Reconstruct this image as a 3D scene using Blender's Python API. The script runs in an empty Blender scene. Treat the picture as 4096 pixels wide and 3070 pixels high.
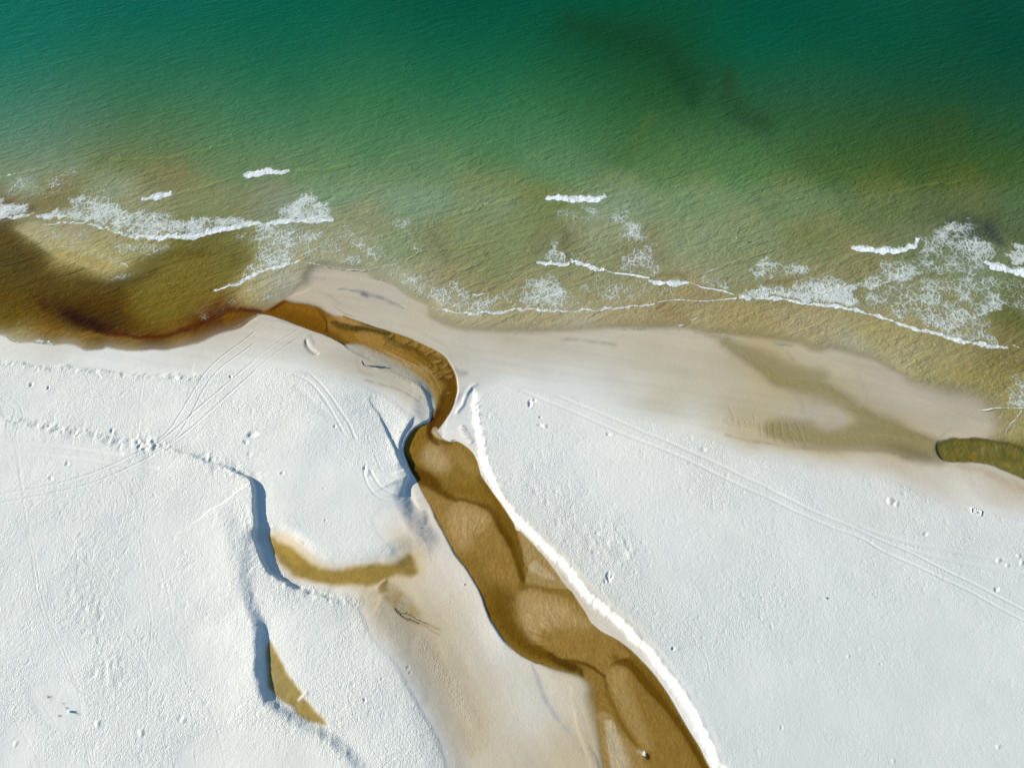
import bpy, bmesh, math, random
import numpy as np
from mathutils import Vector, Matrix

# ------------------------------------------------------------------ camera, sky, sun, exposure
SC = bpy.context.scene
COL = SC.collection
H, TILT, F = 120.0, math.radians(30.0), 2730.0          # drone height, tilt from straight down, focal length in px (4096 wide)
CT, ST = math.cos(TILT), math.sin(TILT)
cd = bpy.data.cameras.new("camera"); cam = bpy.data.objects.new("camera", cd); COL.objects.link(cam)
cd.sensor_width = 36.0; cd.lens = F / 4096.0 * 36.0; cd.clip_end = 20000.0; cd.clip_start = 1.0
cam.location = (0, 0, H); cam.rotation_euler = (TILT, 0, 0)
SC.camera = cam

SUN_EL = 20.0
sun_dir = Vector((math.cos(math.radians(SUN_EL)), -0.085, -math.sin(math.radians(SUN_EL)))).normalized()   # light travels this way
world = bpy.data.worlds.new("World"); SC.world = world; world.use_nodes = True
wn = world.node_tree
sky = wn.nodes.new("ShaderNodeTexSky"); sky.sky_type = 'NISHITA'; sky.sun_disc = False
sky.sun_elevation = math.radians(SUN_EL); sky.sun_rotation = math.radians(275.0)
sky.dust_density = 0.1; sky.air_density = 1.2; sky.ozone_density = 5.0
wn.links.new(sky.outputs[0], wn.nodes["Background"].inputs[0])
wn.nodes["Background"].inputs[1].default_value = 0.09
sl = bpy.data.lights.new("sun", 'SUN'); sl.energy = 5.0; sl.angle = math.radians(0.5); sl.color = (1.0, 0.93, 0.81)
so = bpy.data.objects.new("sun", sl); COL.objects.link(so)
so.rotation_euler = sun_dir.to_track_quat('-Z', 'Y').to_euler(); so.location = (-200, 20, 90)
SC.view_settings.view_transform = 'Standard'; SC.view_settings.look = 'None'
SC.view_settings.exposure = 0.72; SC.view_settings.gamma = 1.0
SC.cycles.transparent_max_bounces = 12
# radiance of a white flat surface under this light (measured), used to turn surface colours into albedo
LUM = np.array([1.02, 1.07, 1.18], np.float32)

# ------------------------------------------------------------------ helpers: maths
rs = np.random.RandomState
def lin(c):
    c = np.asarray(c, np.float32) / 255.0
    return np.where(c <= .04045, c / 12.92, ((c + .055) / 1.055) ** 2.4).astype(np.float32)
def sstep(x):
    x = np.clip(x, 0, 1); return x * x * (3 - 2 * x)
def vnoise(x, y, seed):
    N = 256
    t = rs(seed).rand(N, N).astype(np.float32) * 2 - 1
    xi = np.floor(x); yi = np.floor(y)
    fx = (x - xi).astype(np.float32); fy = (y - yi).astype(np.float32)
    xi = xi.astype(np.int32) % N; yi = yi.astype(np.int32) % N
    fx = fx * fx * (3 - 2 * fx); fy = fy * fy * (3 - 2 * fy)
    x1 = (xi + 1) % N; y1 = (yi + 1) % N
    a = t[yi, xi]; b = t[yi, x1]; c = t[y1, xi]; d = t[y1, x1]
    return (a * (1 - fx) + b * fx) * (1 - fy) + (c * (1 - fx) + d * fx) * fy
def fbm(x, y, seed, octv=4, lac=2.03, gain=.5):
    s = 0; a = 1.0; n = 0; cx, sx = math.cos(.6), math.sin(.6)
    for o in range(octv):
        s = s + a * vnoise(x + 13.7 * o, y - 7.1 * o, seed + o); n += a
        x, y = (x * cx - y * sx) * lac, (x * sx + y * cx) * lac; a *= gain
    return s / n
def proj(X, Y, Z):
    d = Y * ST + (H - Z) * CT
    return 2048 + X / d * F, 1535 - (Y * CT + (Z - H) * ST) / d * F
def ground(u, v, z=0.0):
    dx = (u - 2048) / F; dy = -(v - 1535) / F
    t = (H - z) / (CT - dy * ST)
    return t * dx, t * (ST + dy * CT)
def spline(P, n=6, closed=False):
    P = np.asarray(P, np.float64)
    if n <= 1 or len(P) < 3: return P
    m = len(P); out = []
    rng = range(m if closed else m - 1)
    for i in rng:
        g = (lambda k: P[k % m]) if closed else (lambda k: P[min(max(k, 0), m - 1)])
        p0, p1, p2, p3 = g(i - 1), g(i), g(i + 1), g(i + 2)
        for k in range(n):
            t = k / n
            out.append(.5 * ((2 * p1) + (-p0 + p2) * t + (2 * p0 - 5 * p1 + 4 * p2 - p3) * t * t + (-p0 + 3 * p1 - 3 * p2 + p3) * t ** 3))
    if not closed: out.append(P[-1])
    return np.array(out)

# tracing frames: where each block of traced outlines sits on the beach plan
def TF(ox, oy, s): return lambda *p: [(ox + a / s, oy + b / s) for a, b in p]
t1 = TF(0, 0, 2.159); t5 = TF(0, 640, 2.159); t6 = TF(1024, 640, 2.159); t7 = TF(2048, 640, 2.159); t8 = TF(3072, 640, 2.159)
t9 = TF(0, 1340, 2.159); t10 = TF(1024, 1340, 2.159); t11 = TF(2048, 1340, 2.159); t12 = TF(3072, 1340, 2.159)
b1 = TF(0, 2108, 1.7236); b2 = TF(1024, 2108, 1.7236); b3 = TF(2048, 2108, 1.7236); b4 = TF(3072, 2108, 1.7236)
zA = TF(1480, 1500, 3.685); zB = TF(1640, 1900, 3.014); zC = TF(1950, 2350, 2.212); zD = TF(1000, 1150, 2.458)
zE = TF(900, 1850, 2.458); zG = TF(900, 2350, 2.212); zR = TF(2900, 1300, 1.0619); dd = TF(0, 0, 1 / 1.8517)

# ------------------------------------------------------------------ the plan grid (world metres)
G = 0.17
gx = np.arange(-170, 170.01, G, dtype=np.float32); gy = np.arange(-14, 218.01, G, dtype=np.float32)
NX, NY = len(gx), len(gy)
X, Y = np.meshgrid(gx, gy)
# beach profile from the distance to the shoreline
shore = spline([ground(u, v) for u, v in [(-900, 1330), (0, 1385), (400, 1400), (800, 1330), (1100, 1200), (1500, 1180), (1800, 1300), (2300, 1345), (2800, 1340), (3200, 1400), (3600, 1560), (4096, 1760), (4900, 2000)]], 4)
Xc, Yc = X[::6, ::6], Y[::6, ::6]
def dline(px, py, P, want=False):
    best = np.full(px.shape, 1e9, np.float32); side = np.zeros(px.shape, np.float32); tt = np.zeros(px.shape, np.float32)
    n = len(P) - 1
    for i in range(n):
        ax, ay = P[i]; bx, by = P[i + 1]; ex, ey = bx - ax, by - ay; L2 = ex * ex + ey * ey + 1e-9
        t = np.clip(((px - ax) * ex + (py - ay) * ey) / L2, 0, 1)
        qx = px - ax - t * ex; qy = py - ay - t * ey
        d = qx * qx + qy * qy
        m = d < best
        best = np.where(m, d, best)
        if want:
            side = np.where(m, ex * (py - ay) - ey * (px - ax), side); tt = np.where(m, (i + t) / n, tt)
    best = np.sqrt(best)
    return (best, np.sign(side), tt) if want else best
d, s, _ = dline(Xc, Yc, shore, True)
Dc = (-s * d).astype(np.float32)                        # + on the land side
def upsample(A, f=6):
    yi = np.arange(NY) / f; xi = np.arange(NX) / f
    y0 = np.minimum(yi.astype(int), A.shape[0] - 2); x0 = np.minimum(xi.astype(int), A.shape[1] - 2)
    fy = np.clip(yi - y0, 0, 1).astype(np.float32)[:, None]; fx = np.clip(xi - x0, 0, 1).astype(np.float32)[None, :]
    if A.ndim == 3: fy = fy[..., None]; fx = fx[..., None]
    R0 = A[y0]; R1 = A[y0 + 1]
    R = R0 * (1 - fy) + R1 * fy
    return R[:, x0] * (1 - fx) + R[:, x0 + 1] * fx
D = upsample(Dc)
Zb = 1.5 * sstep(D / 42) - 0.02
Zb = np.where(D < 0, np.maximum(0.035 * D, -4.0), Zb).astype(np.float32)
Zm = np.maximum(Zb, 0.0)
U, V = proj(X, Y, Zm); U = U.astype(np.float32); V = V.astype(np.float32)
wn1 = fbm(X / 2.2, Y / 2.2, 11, 3); wn2 = fbm(X / 2.2 + 50, Y / 2.2 - 30, 21, 3)
UJ = U + wn1 * 7; VJ = V + wn2 * 7                       # ragged natural edges

def bbox(P, pad):
    P = np.asarray(P); u0, v0 = P.min(0) - pad; u1, v1 = P.max(0) + pad
    m = (U > u0) & (U < u1) & (V > v0) & (V < v1)
    r = np.where(m.any(1))[0]; c = np.where(m.any(0))[0]
    if len(r) == 0: return None
    return slice(r[0], r[-1] + 1), slice(c[0], c[-1] + 1)
def inside(px, py, P):
    r = np.zeros(px.shape, bool); n = len(P)
    for i in range(n):
        ax, ay = P[i]; bx, by = P[(i + 1) % n]
        if ay == by: continue
        c = (ay > py) != (by > py)
        r ^= c & (px < (bx - ax) * (py - ay) / (by - ay) + ax)
    return r
def sdf(P, pad=60, n=5, jit=True):
    """signed distance (traced px, + inside) of a closed outline; returns (slice, array)"""
    Q = spline(P, n, True); sl_ = bbox(Q, pad)
    u, v = (UJ, VJ) if jit else (U, V)
    u = u[sl_]; v = v[sl_]
    d = dline(u, v, np.vstack([Q, Q[:1]]))
    return sl_, np.where(inside(u, v, Q), d, -d).astype(np.float32)
def mask(P, soft=10, n=5, jit=True, off=0.0):
    sl_, d = sdf(P, soft + 10, n, jit)
    return sl_, sstep(.5 + (d + off) / soft)
def stroke(P, w, n=5, jit=True, taper=0.0, reach=2.6):
    """soft line; w is a width in px or a list of widths along it"""
    Q = spline(P, n); wm = np.max(w); sl_ = bbox(Q, wm * reach)
    if sl_ is None: return None, None, None
    u, v = (UJ, VJ) if jit else (U, V)
    d, sd, t = dline(u[sl_], v[sl_], Q, True)
    ww = np.interp(t, np.linspace(0, 1, len(w)), w) if np.ndim(w) else w
    k = np.exp(-(d / ww) ** 2)
    if taper: k = k * sstep(np.minimum(t, 1 - t) / taper)
    return sl_, k.astype(np.float32), (d * sd).astype(np.float32)

# ------------------------------------------------------------------ terrain height
Zr = np.interp(V, [1100, 1400, 1600, 1900, 2300, 3200], [0.0, 0.03, 0.12, 0.4, 0.6, 0.85]).astype(np.float32)   # level of the stream
Z = Zb.copy()
# gentle dune undulation on the dry sand
dry = sstep((D - 14) / 25)
Z += dry * (fbm(X / 30, Y / 30, 31, 3) * 0.26 + fbm(X / 8, Y / 8, 35, 3) * 0.03)

RIVER = zA((900, 620), (870, 690), (760, 730), (650, 790), (560, 870), (510, 960), (490, 1080), (510, 1180), (560, 1320), (620, 1440), (690, 1560)) \
    + zB((110, 130), (180, 260), (260, 400), (330, 560), (400, 680), (480, 830), (540, 950), (620, 1050), (700, 1160), (780, 1290), (840, 1400), (890, 1530)) \
    + zC((0, 230), (60, 330), (130, 440), (210, 530), (300, 600), (400, 655), (480, 690), (560, 730), (640, 765), (740, 800), (810, 860), (805, 960), (835, 1080), (870, 1220), (930, 1400), (990, 1593), (1040, 1750)) \
    + zC((2090, 1750), (1970, 1593), (1880, 1420), (1750, 1200), (1640, 1010), (1540, 850), (1400, 680), (1280, 560), (1150, 460), (1020, 390), (920, 310), (860, 210), (800, 120), (750, 40)) \
    + zB((1880, 1340), (1760, 1170), (1640, 1010), (1520, 870), (1400, 740), (1330, 675), (1282, 660), (1240, 560), (1160, 430), (1060, 290), (960, 150), (860, 0)) \
    + zA((1620, 1420), (1570, 1250), (1500, 1120), (1380, 1020), (1280, 975), (1180, 980), (1100, 950), (1040, 900), (1002, 830), (1010, 800), (1060, 730), (1130, 640), (1200, 530), (1250, 400), (1280, 280), (1285, 150), (1262, 0)) \
    + zD((1960, 730), (1900, 660), (1800, 600), (1650, 530), (1500, 470), (1350, 420), (1200, 370), (1050, 320), (930, 280), (830, 235), (760, 190), (700, 150), (600, 125), (500, 110), (400, 90), (330, 20)) \
    + [(1020, 1180), (940, 1262)] \
    + zD((-100, 300), (0, 288), (80, 264), (180, 272), (290, 302), (400, 342), (520, 388), (660, 438), (770, 480), (870, 524), (960, 578), (1060, 628), (1180, 690), (1300, 740), (1420, 800), (1540, 860), (1640, 920), (1710, 980), (1755, 1070), (1780, 1170), (1785, 1260))
LAGOON = t9((-900, -90), (-400, -30), (0, 5), (90, 48), (180, 68), (290, 62), (440, 88), (560, 78), (650, 93), (740, 138), (880, 132), (920, 112), (1000, 127), (1140, 147), (1300, 132), (1450, 132), (1560, 107), (1700, 77), (1830, 22), (1930, -18), (2080, -60), (2211, -150))
SEA = LAGOON + [(1150, 1190)] + t6((450, 1120), (500, 1060), (500, 1000), (560, 972), (750, 987), (950, 1017), (1100, 1052), (1210, 1112), (1330, 1202), (1450, 1262), (1480, 1350), (1540, 1400), (1640, 1450), (1780, 1490), (1900, 1500), (2211, 1512)) \
    + t7((350, 1510), (550, 1500), (830, 1482), (1000, 1475), (1250, 1475), (1480, 1480), (1570, 1500), (1730, 1528)) \
    + t12((-60, 45), (60, 67), (250, 97), (400, 162), (550, 147), (700, 182), (930, 252), (1100, 382), (1180, 472), (1370, 552), (1500, 592), (1690, 617), (1790, 667), (1860, 760), (1800, 850), (1640, 880), (1480, 910), (1455, 985), (1500, 1065), (1600, 1095), (1800, 1095), (2000, 1150), (2211, 1240), (2700, 1450), (3500, 1700)) \
    + [(5600, 1500), (5600, -1200), (-1800, -1200), (-1800, 1200)]

# sharp banks: a step that dies out on both sides
def scarp(P, h, w=6, Lh=120, Ll=60, a=.55, taper=.12, rag=1.0):
    """high ground lies on the right-hand side of the traced direction (image plan)"""
    global Z
    Q = spline(P, 4); reach = max(Lh, Ll) * 2.2; sl_ = bbox(Q, reach)
    u = U[sl_] + (UJ[sl_] - U[sl_]) * rag; v = V[sl_] + (VJ[sl_] - V[sl_]) * rag
    d, sd, t = dline(u, v, Q, True)
    sd = sd * d                                         # + = right-hand side (y grows downward in the plan)
    hh = np.interp(t, np.linspace(0, 1, len(h)), h) if np.ndim(h) else h
    e0 = d > 1e8
    end = sstep(np.minimum(t, 1 - t) / max(taper, 1e-3)) if taper else 1
    s_ = sstep(.5 + sd / (2 * w))
    hi = a * np.exp(-(np.maximum(sd, 0) / Lh) ** 1.5); lo = -(1 - a) * np.exp(-(np.maximum(-sd, 0) / Ll) ** 1.5)
    Z[sl_] += hh * end * (s_ * hi + (1 - s_) * lo)

# river valley and low flats
VAL = RIVER[:0]
R_SCARP = zA((1540, 430), (1555, 560), (1590, 750), (1625, 950), (1655, 1120), (1685, 1290), (1740, 1450), (1830, 1600)) + zB((1080, 230), (1200, 390), (1330, 530), (1480, 660), (1640, 820), (1800, 960), (1960, 1130)) \
    + zC((930, 60), (1060, 170), (1220, 310), (1380, 470), (1530, 640), (1680, 830), (1800, 1010), (1900, 1200), (2000, 1400), (2070, 1560), (2200, 1850))
LEFTV = zE((1790, 20), (1830, 120), (1760, 330), (1850, 520), (1990, 740), (1850, 800), (1700, 870), (1620, 930), (1400, 970), (1150, 985), (1000, 980), (850, 930), (700, 790), (600, 700), (430, 660), (300, 700)) \
    + zE((330, 850), (480, 1060), (700, 1180), (950, 1230), (1350, 1270), (1500, 1330)) + zG((1400, 100), (1500, 300), (1620, 520), (1700, 700), (1800, 950), (1920, 1300), (1990, 1600), (2050, 1900))
R_SCARP = [(a - 22 * min(max((b - 1950) / 150, 0), 1), b) for a, b in R_SCARP]
q = np.array(LEFTV); q2 = np.array(R_SCARP)[::-1]
VALLEY = [tuple(p) for p in q] + [tuple(p) for p in q2] + [(1890, 1560), (1800, 1600), (1700, 1600)]
sl_, dv = sdf(VALLEY, 60, 3, jit=False)                 # second pass of the plan: the valley floor lies lower than the dunes
m = sstep(.5 + (dv + 12) / 30)
Zm[sl_] = Zm[sl_] * (1 - m) + np.minimum(Zm[sl_], Zr[sl_] + .04) * m
U, V = proj(X, Y, Zm); U = U.astype(np.float32); V = V.astype(np.float32); UJ = U + wn1 * 7; VJ = V + wn2 * 7
Zr = np.interp(V, [1100, 1400, 1600, 1900, 2300, 3200], [0.0, 0.03, 0.12, 0.4, 0.6, 0.85]).astype(np.float32)
sl_, dv = sdf(VALLEY, 260, 3)
_, sideR, _t = dline(UJ[sl_], VJ[sl_], spline(R_SCARP, 4), True)
dR = dline(UJ[sl_], VJ[sl_], spline(R_SCARP, 4))
softw = np.where(dR < 60, 30, np.clip(30 + (dR - 60) * .9, 30, 230)); kk = sstep((VJ[sl_] - 2050) / 350); softw = np.minimum(softw, 90) * (1 - kk) + softw * kk
m = sstep(.5 + dv / softw)
low = Zr[sl_] + 0.07 - 0.055 * sstep((V[sl_] - 2600) / 120) * (U[sl_] < 2600) + 0.03 * fbm(X[sl_] / 7, Y[sl_] / 7, 41, 3)
Z[sl_] = Z[sl_] * (1 - m) + np.minimum(Z[sl_], low) * m

A1 = [(560, 1760), (700, 1800), (850, 1850), (960, 1895), (1012, 1930), (1022, 2020), (1024, 2110), (1034, 2190), (1060, 2255), (1110, 2305), (1180, 2345), (1260, 2375), (1360, 2395), (1430, 2400)]
A2 = [(960, 2010), (975, 2150), (985, 2300), (1005, 2400), (1028, 2470), (1040, 2540), (1042, 2640), (1046, 2720), (1070, 2790), (1120, 2840), (1200, 2885), (1290, 2930), (1370, 2990), (1440, 3070), (1500, 3180)]
scarp(A1, [.2, .34, .42, .6, 1.0, 1.05, 1.0, .95, .85, .6, .4, .3, .15], w=9, Lh=150, Ll=70, rag=1.3)
scarp(A2, [.03, .08, .2, .45, .85, 1.0, 1.1, 1.05, .95, .8, .6, .5, .45, .45], w=30, Lh=170, Ll=80, rag=1.6)
scarp([(880, 1960), (930, 2080), (962, 2200), (985, 2330), (1000, 2430)], .45, w=62, Lh=220, Ll=70, taper=.3)
scarp([(-40, 1675), (100, 1690), (250, 1715), (380, 1745), (500, 1778), (600, 1790)], .28, w=22, Lh=120, Ll=90, rag=2.5)
sl_, k, _ = stroke([(1500, 1640), (1570, 1740), (1610, 1850), (1640, 1960)], 80); Z[sl_] -= .32 * k
B1 = zA((-40, 300), (0, 370), (130, 580), (200, 720), (290, 900), (330, 1010), (400, 1140), (460, 1290), (510, 1390), (560, 1470), (590, 1540))
scarp(B1, [.1, .14, .2, .28, .36, .42, .44, .46, .46, .4], w=6, Lh=90, Ll=40, a=.6, rag=1.0)
B2 = zA((670, 590), (560, 750), (480, 870), (440, 970), (430, 1080), (445, 1200), (480, 1330))
scarp(B2[::1], [.2, .3, .36, .38, .36, .32, .2], w=5, Lh=40, Ll=18, a=.55, rag=.6)
scarp(R_SCARP[::-1], [.2, .2, .2, .2, .2, .2, .2, .2, .2, .2, .12], w=19, Lh=170, Ll=30, a=.8, rag=2.6)
# low lips along the small river banks
scarp(zA((580, -40), (700, 60), (760, 160), (820, 260), (870, 380), (893, 480), (893, 590), (870, 660), (760, 720), (650, 780)), [.05, .1, .14, .2, .26, .3, .33, .36, .3], w=4, Lh=60, Ll=12, a=.7, rag=.5)
scarp(zA((650, 780), (555, 865), (500, 960), (480, 1080), (500, 1190), (550, 1330), (615, 1450), (680, 1560)) + zB((170, 250), (255, 400), (325, 560), (395, 680), (475, 830), (535, 950), (615, 1050), (695, 1160), (775, 1290), (835, 1400), (885, 1530)) + zC((0, 245), (60, 345), (130, 455), (210, 545), (300, 615)), [.2, .22, .22, .18, .1, .07, .06, .06, .06, .06, .08, .12, .16, .18, .1], w=4, Lh=45, Ll=10, a=.8, rag=.5)
scarp(zA((540, 1370), (560, 1470), (530, 1560), (505, 1658)) + zE((1760, 330),), .35, w=8, Lh=90, Ll=40)
# little berm on the shore side of the churned sand
scarp(t9((-80, 215), (100, 225), (300, 262), (600, 275), (800, 290), (950, 315), (1150, 335), (1400, 345), (1700, 345)), .14, w=9, Lh=60, Ll=40, taper=.02, rag=2.5)
# ridge right of the stream
for P, h, w in [(zA((1620, 130), (1500, 170), (1440, 240), (1400, 320), (1360, 430), (1290, 530), (1240, 600)), .16, 7),
                (zA((1060, 640), (1085, 730), (1050, 850), (1060, 930)), -.1, 9), (zA((1330, 720), (1400, 840), (1470, 960), (1500, 1000)), .1, 12),
                (zE((700, 745), (735, 765), (760, 790)), .08, 5), (zG((640, 1000), (700, 960), (740, 920)), .07, 7), (zE((1480, 1240), (1540, 1190), (1590, 1150)), .08, 8),
                (t10((310, 430),(420, 500),(560, 640), (700, 760)), -.05, 14)]:
    sl_, k, _ = stroke(P, w, taper=.15); Z[sl_] += h * k

# hollows and mounds dug in the sand
pits = [(1010, 1735, 20, 11, -.30), (982, 1768, 10, 9, -.28), (1128, 1892, 7, 7, -.3), (2120, 1612, 9, 14, -.3), (2135, 1600, 7, 8, -.2), (2163, 1667, 5, 5, -.25), (2160, 1702, 10, 8, -.12), (2178, 1704, 11, 9, .14),
        (1340, 1706, 7, 7, -.2), (1458, 1870, 8, 12, -.22), (1470, 1892, 9, 12, .12), (2692, 2594, 6, 6, -.3), (2708, 2594, 8, 7, .1), (922, 1506, 6, 8, -.3), (124, 1540, 8, 9, -.3), (195, 1548, 6, 8, -.28), (445, 1722, 7, 12, -.3), (455, 1730, 12, 12, .15),
        (205, 1910, 8, 10, -.2), (270, 1853, 8, 8, -.2), (1302, 2080, 5, 6, -.2), (1292, 1955, 4, 5, -.18), (1630, 2667, 6, 6, -.2), (1640, 2690, 5, 5, -.16), (1527, 2718, 6, 6, -.2), (1584, 2786, 6, 6, -.25), (1460, 2795, 5, 9, -.22), (3700, 2135, 8, 8, -.2), (3983, 2358, 8, 12, -.25),
        (3995, 2240, 10, 8, .2), (4030, 2262, 8, 8, .16), (4085, 2250, 8, 10, .2), (4075, 2222, 9, 9, .18), (3565, 2000, 12, 12, .18), (3590, 2016, 8, 10, .15), (720, 2870, 12, 14, -.15), (560, 2930, 12, 18, .2), (390, 2895, 12, 16, .22), (60, 2975, 10, 12, .16), (735, 2880, 10, 12, .12),
        (3390, 2625, 6, 8, .14), (3520, 2655, 5, 7, -.16), (3130, 2910, 5, 10, -.15), (3995, 2985, 8, 10, .14), (3570, 3040, 9, 10, .1), (2435, 1735, 10, 8, -.18), (2815, 1795, 14, 10, -.14), (1000, 1818, 9, 9, -.12)]
wn3p = fbm(X / .7, Y / .7, 83, 2)
for u0, v0, a, b, h in pits:
    a *= .82; b *= .82; h *= .62
    sl_ = bbox([(u0 - 3 * a, v0 - 3 * b), (u0 + 3 * a, v0 + 3 * b)], 0)
    r2 = ((UJ[sl_] - u0) / a + wn3p[sl_] * .8) ** 2 + ((VJ[sl_] - v0) / b - wn3p[sl_] * .6) ** 2
    Z[sl_] += (1.0 + .5 * wn3p[sl_]) * h * np.exp(-r2 * 1.1) - .2 * h * np.exp(-((np.sqrt(r2) - 1.7) ** 2) * 4)
# hand-print like fan of grooves, and the wash hollow beside the stream
for P in [((2433, 2288), (2427, 2303), (2432, 2318)), ((2438, 2296), (2433, 2306), (2430, 2312)), ((2449, 2300), (2442, 2311), (2434, 2318)), ((2419, 2322), (2420, 2328)), ((2440, 2322), (2435, 2326))]:
    sl_, k, _ = stroke(list(P) if len(P) > 2 else list(P), 3.2, jit=False); Z[sl_] -= .16 * k
sl_, k, _ = stroke([(1224, 1362), (1230, 1382), (1245, 1400), (1262, 1412), (1270, 1412)], [5, 9, 9, 7, 4], jit=False); Z[sl_] -= .2 * k
HOLLOW = (sl_, k)

# furrows where the dry edge crumbles down to the stream
sl_, k, _ = stroke(R_SCARP, 17); al_ = X[sl_] * .62 - Y[sl_] * .78; ac_ = X[sl_] * .78 + Y[sl_] * .62
Z[sl_] += k * (.24 * fbm(al_ / .75, ac_ / 2.4, 281, 3) + .08 * vnoise(X[sl_] / .3, Y[sl_] / .3, 283))
# wheel tracks: pairs of shallow grooves with thrown-up edges
RUF = np.zeros_like(Z)
tracks = []
def track(P, depth=.05, w=4.2, smooth=.0):
    tracks.append((P, depth, w, smooth))
def pair(P, Q, **k): track(P, **k); track(Q, **k)
pair(t9((0, 1372), (200, 1340), (400, 1305), (600, 1255), (800, 1190), (950, 1130), (1100, 1060), (1250, 985), (1400, 900), (1550, 780), (1700, 640), (1900, 470), (2100, 300), (2211, 215)),
     t9((0, 1448), (200, 1415), (400, 1375), (600, 1330), (800, 1275), (950, 1215), (1100, 1150), (1250, 1075), (1400, 985), (1550, 880), (1700, 760), (1900, 580), (2100, 400), (2211, 300)), depth=.07, w=5)
pair(t9((1300, 950), (1450, 830), (1560, 670), (1650, 520), (1740, 370), (1830, 260), (1960, 150), (2100, 50), (2211, -40)),
     t9((1350, 990), (1520, 880), (1650, 680), (1740, 500), (1820, 380), (1920, 270), (2060, 170), (2211, 60)), depth=.07, w=4)
pair(zD((0, 850), (180, 700), (330, 590), (480, 490)), zD((-100, 820), (60, 690), (240, 560), (400, 460), (480, 400)), depth=.03, w=4)
pair(t9((0, 935), (300, 945), (600, 970), (850, 1010), (1050, 1025)), t9((0, 1018), (300, 1030), (600, 1060), (850, 1095), (1050, 1120), (1360, 1150)), depth=.02, w=9, smooth=.9)
pair(t9((0, 540), (100, 610), (125, 680), (85, 800), (130, 930), (160, 1150), (200, 1400), (240, 1658)), t9((60, 500), (150, 580), (195, 700), (140, 860), (155, 950), (180, 1200), (215, 1400)), depth=.05, w=3)
pair(b1((180, 0), (225, 200), (255, 420), (320, 640), (410, 830), (480, 1000), (545, 1150), (565, 1350), (600, 1560), (615, 1658)), b1((195, 0), (245, 200), (280, 420), (345, 640), (435, 830), (500, 1000), (560, 1150), (580, 1350), (620, 1560), (640, 1658)), depth=.06, w=3.2)
pair(b1((400, 0), (500, 130), (600, 250), (720, 400), (800, 560), (900, 760), (1000, 960), (1080, 1180), (1130, 1400), (1180, 1658)), b1((420, -10), (520, 110), (625, 240), (745, 400), (820, 560), (920, 760), (1020, 960), (1100, 1180), (1150, 1400), (1200, 1658)), depth=.045, w=3)
pair(b1((960, 0), (990, 250), (1020, 480), (1045, 680), (1020, 900), (1020, 1200), (990, 1450), (970, 1658)), b1((1050, 50), (1120, 300), (1180, 560), (1200, 700), (1270, 850), (1290, 1000), (1310, 1200), (1340, 1450), (1350, 1658)), depth=.04, w=3)
pair(b1((0, 880), (150, 1020), (280, 1200), (420, 1400), (560, 1560), (640, 1658)), b1((0, 1200), (120, 1360), (220, 1520), (290, 1658)), depth=.04, w=3)
pair(b1((1040, 700), (1150, 880), (1280, 1060), (1420, 1220), (1500, 1400), (1560, 1658)), b1((700, 0), (620, 100), (700, 300), (760, 390)), depth=.04, w=3)
pair(t9((960, 1170), (1060, 1290), (1095, 1450), (1030, 1658)), t9((1030, 1150), (1120, 1260), (1150, 1450), (1110, 1658)), depth=.045, w=3.4)
pair(t9((1180, 1250), (1240, 1400), (1210, 1600), (1150, 1700)), t9((1250, 340), (1210, 560), (1200, 850)), depth=.035, w=3)
pair(t10((330, 340), (430, 380), (520, 460), (620, 600), (700, 740), (760, 850)), t10((450, 320), (540, 400), (640, 520), (720, 640), (800, 760), (860, 900)), depth=.04, w=6, smooth=.4)
pair(t10((930, 1150), (960, 1280), (1050, 1390), (1180, 1430), (1270, 1410)), t10((990, 1170), (1060, 1290), (1150, 1350), (1250, 1380)), depth=.03, w=6, smooth=.8)
track(t10((900, 720), (950, 830), (1000, 960), (1050, 1080), (1090, 1180)), depth=.04, w=2.6)
pair(t11((80, 480), (300, 570), (500, 650), (750, 760), (1000, 870), (1250, 965), (1500, 1070), (1750, 1190), (2000, 1310), (2211, 1400)),
     t11((380, 520), (600, 610), (850, 710), (1100, 820), (1300, 900), (1550, 1010), (1800, 1120), (2000, 1220), (2211, 1310)), depth=.02, w=7, smooth=.7)
pair(t12((0, 1400), (200, 1500), (400, 1590), (560, 1658)), t12((0, 1320), (200, 1420), (400, 1520), (600, 1600), (740, 1658)), depth=.04, w=7, smooth=.7)
pair(b4((440, 0), (640, 70), (800, 165), (1000, 255), (1200, 350), (1400, 445), (1600, 560), (1765, 645), (1850, 700)), b4((590, 0), (800, 95), (1000, 180), (1200, 285), (1400, 380), (1600, 485), (1765, 572), (1850, 620)), depth=.06, w=6, smooth=.5)
pair(b4((640, 0), (850, 70), (1100, 130), (1400, 185), (1765, 240)), b4((900, 130), (1200, 215), (1500, 270), (1765, 310)), depth=.02, w=9, smooth=.9)
pair(b4((600, 240), (700, 220), (800, 170)), b4((0, 60), (200, 130), (380, 190)), depth=.03, w=3)
pair(b3((1180, 640), (1250, 760), (1340, 900), (1370, 1060)), b3((1060, 790), (1200, 860), (1320, 920)), depth=.035, w=3)
pair(t9((0, 1240), (60, 1400), (100, 1658)), t9((1720, 1500), (1790, 1320), (2000, 1240), (2050, 1450), (2080, 1658)), depth=.02, w=3)

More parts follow.
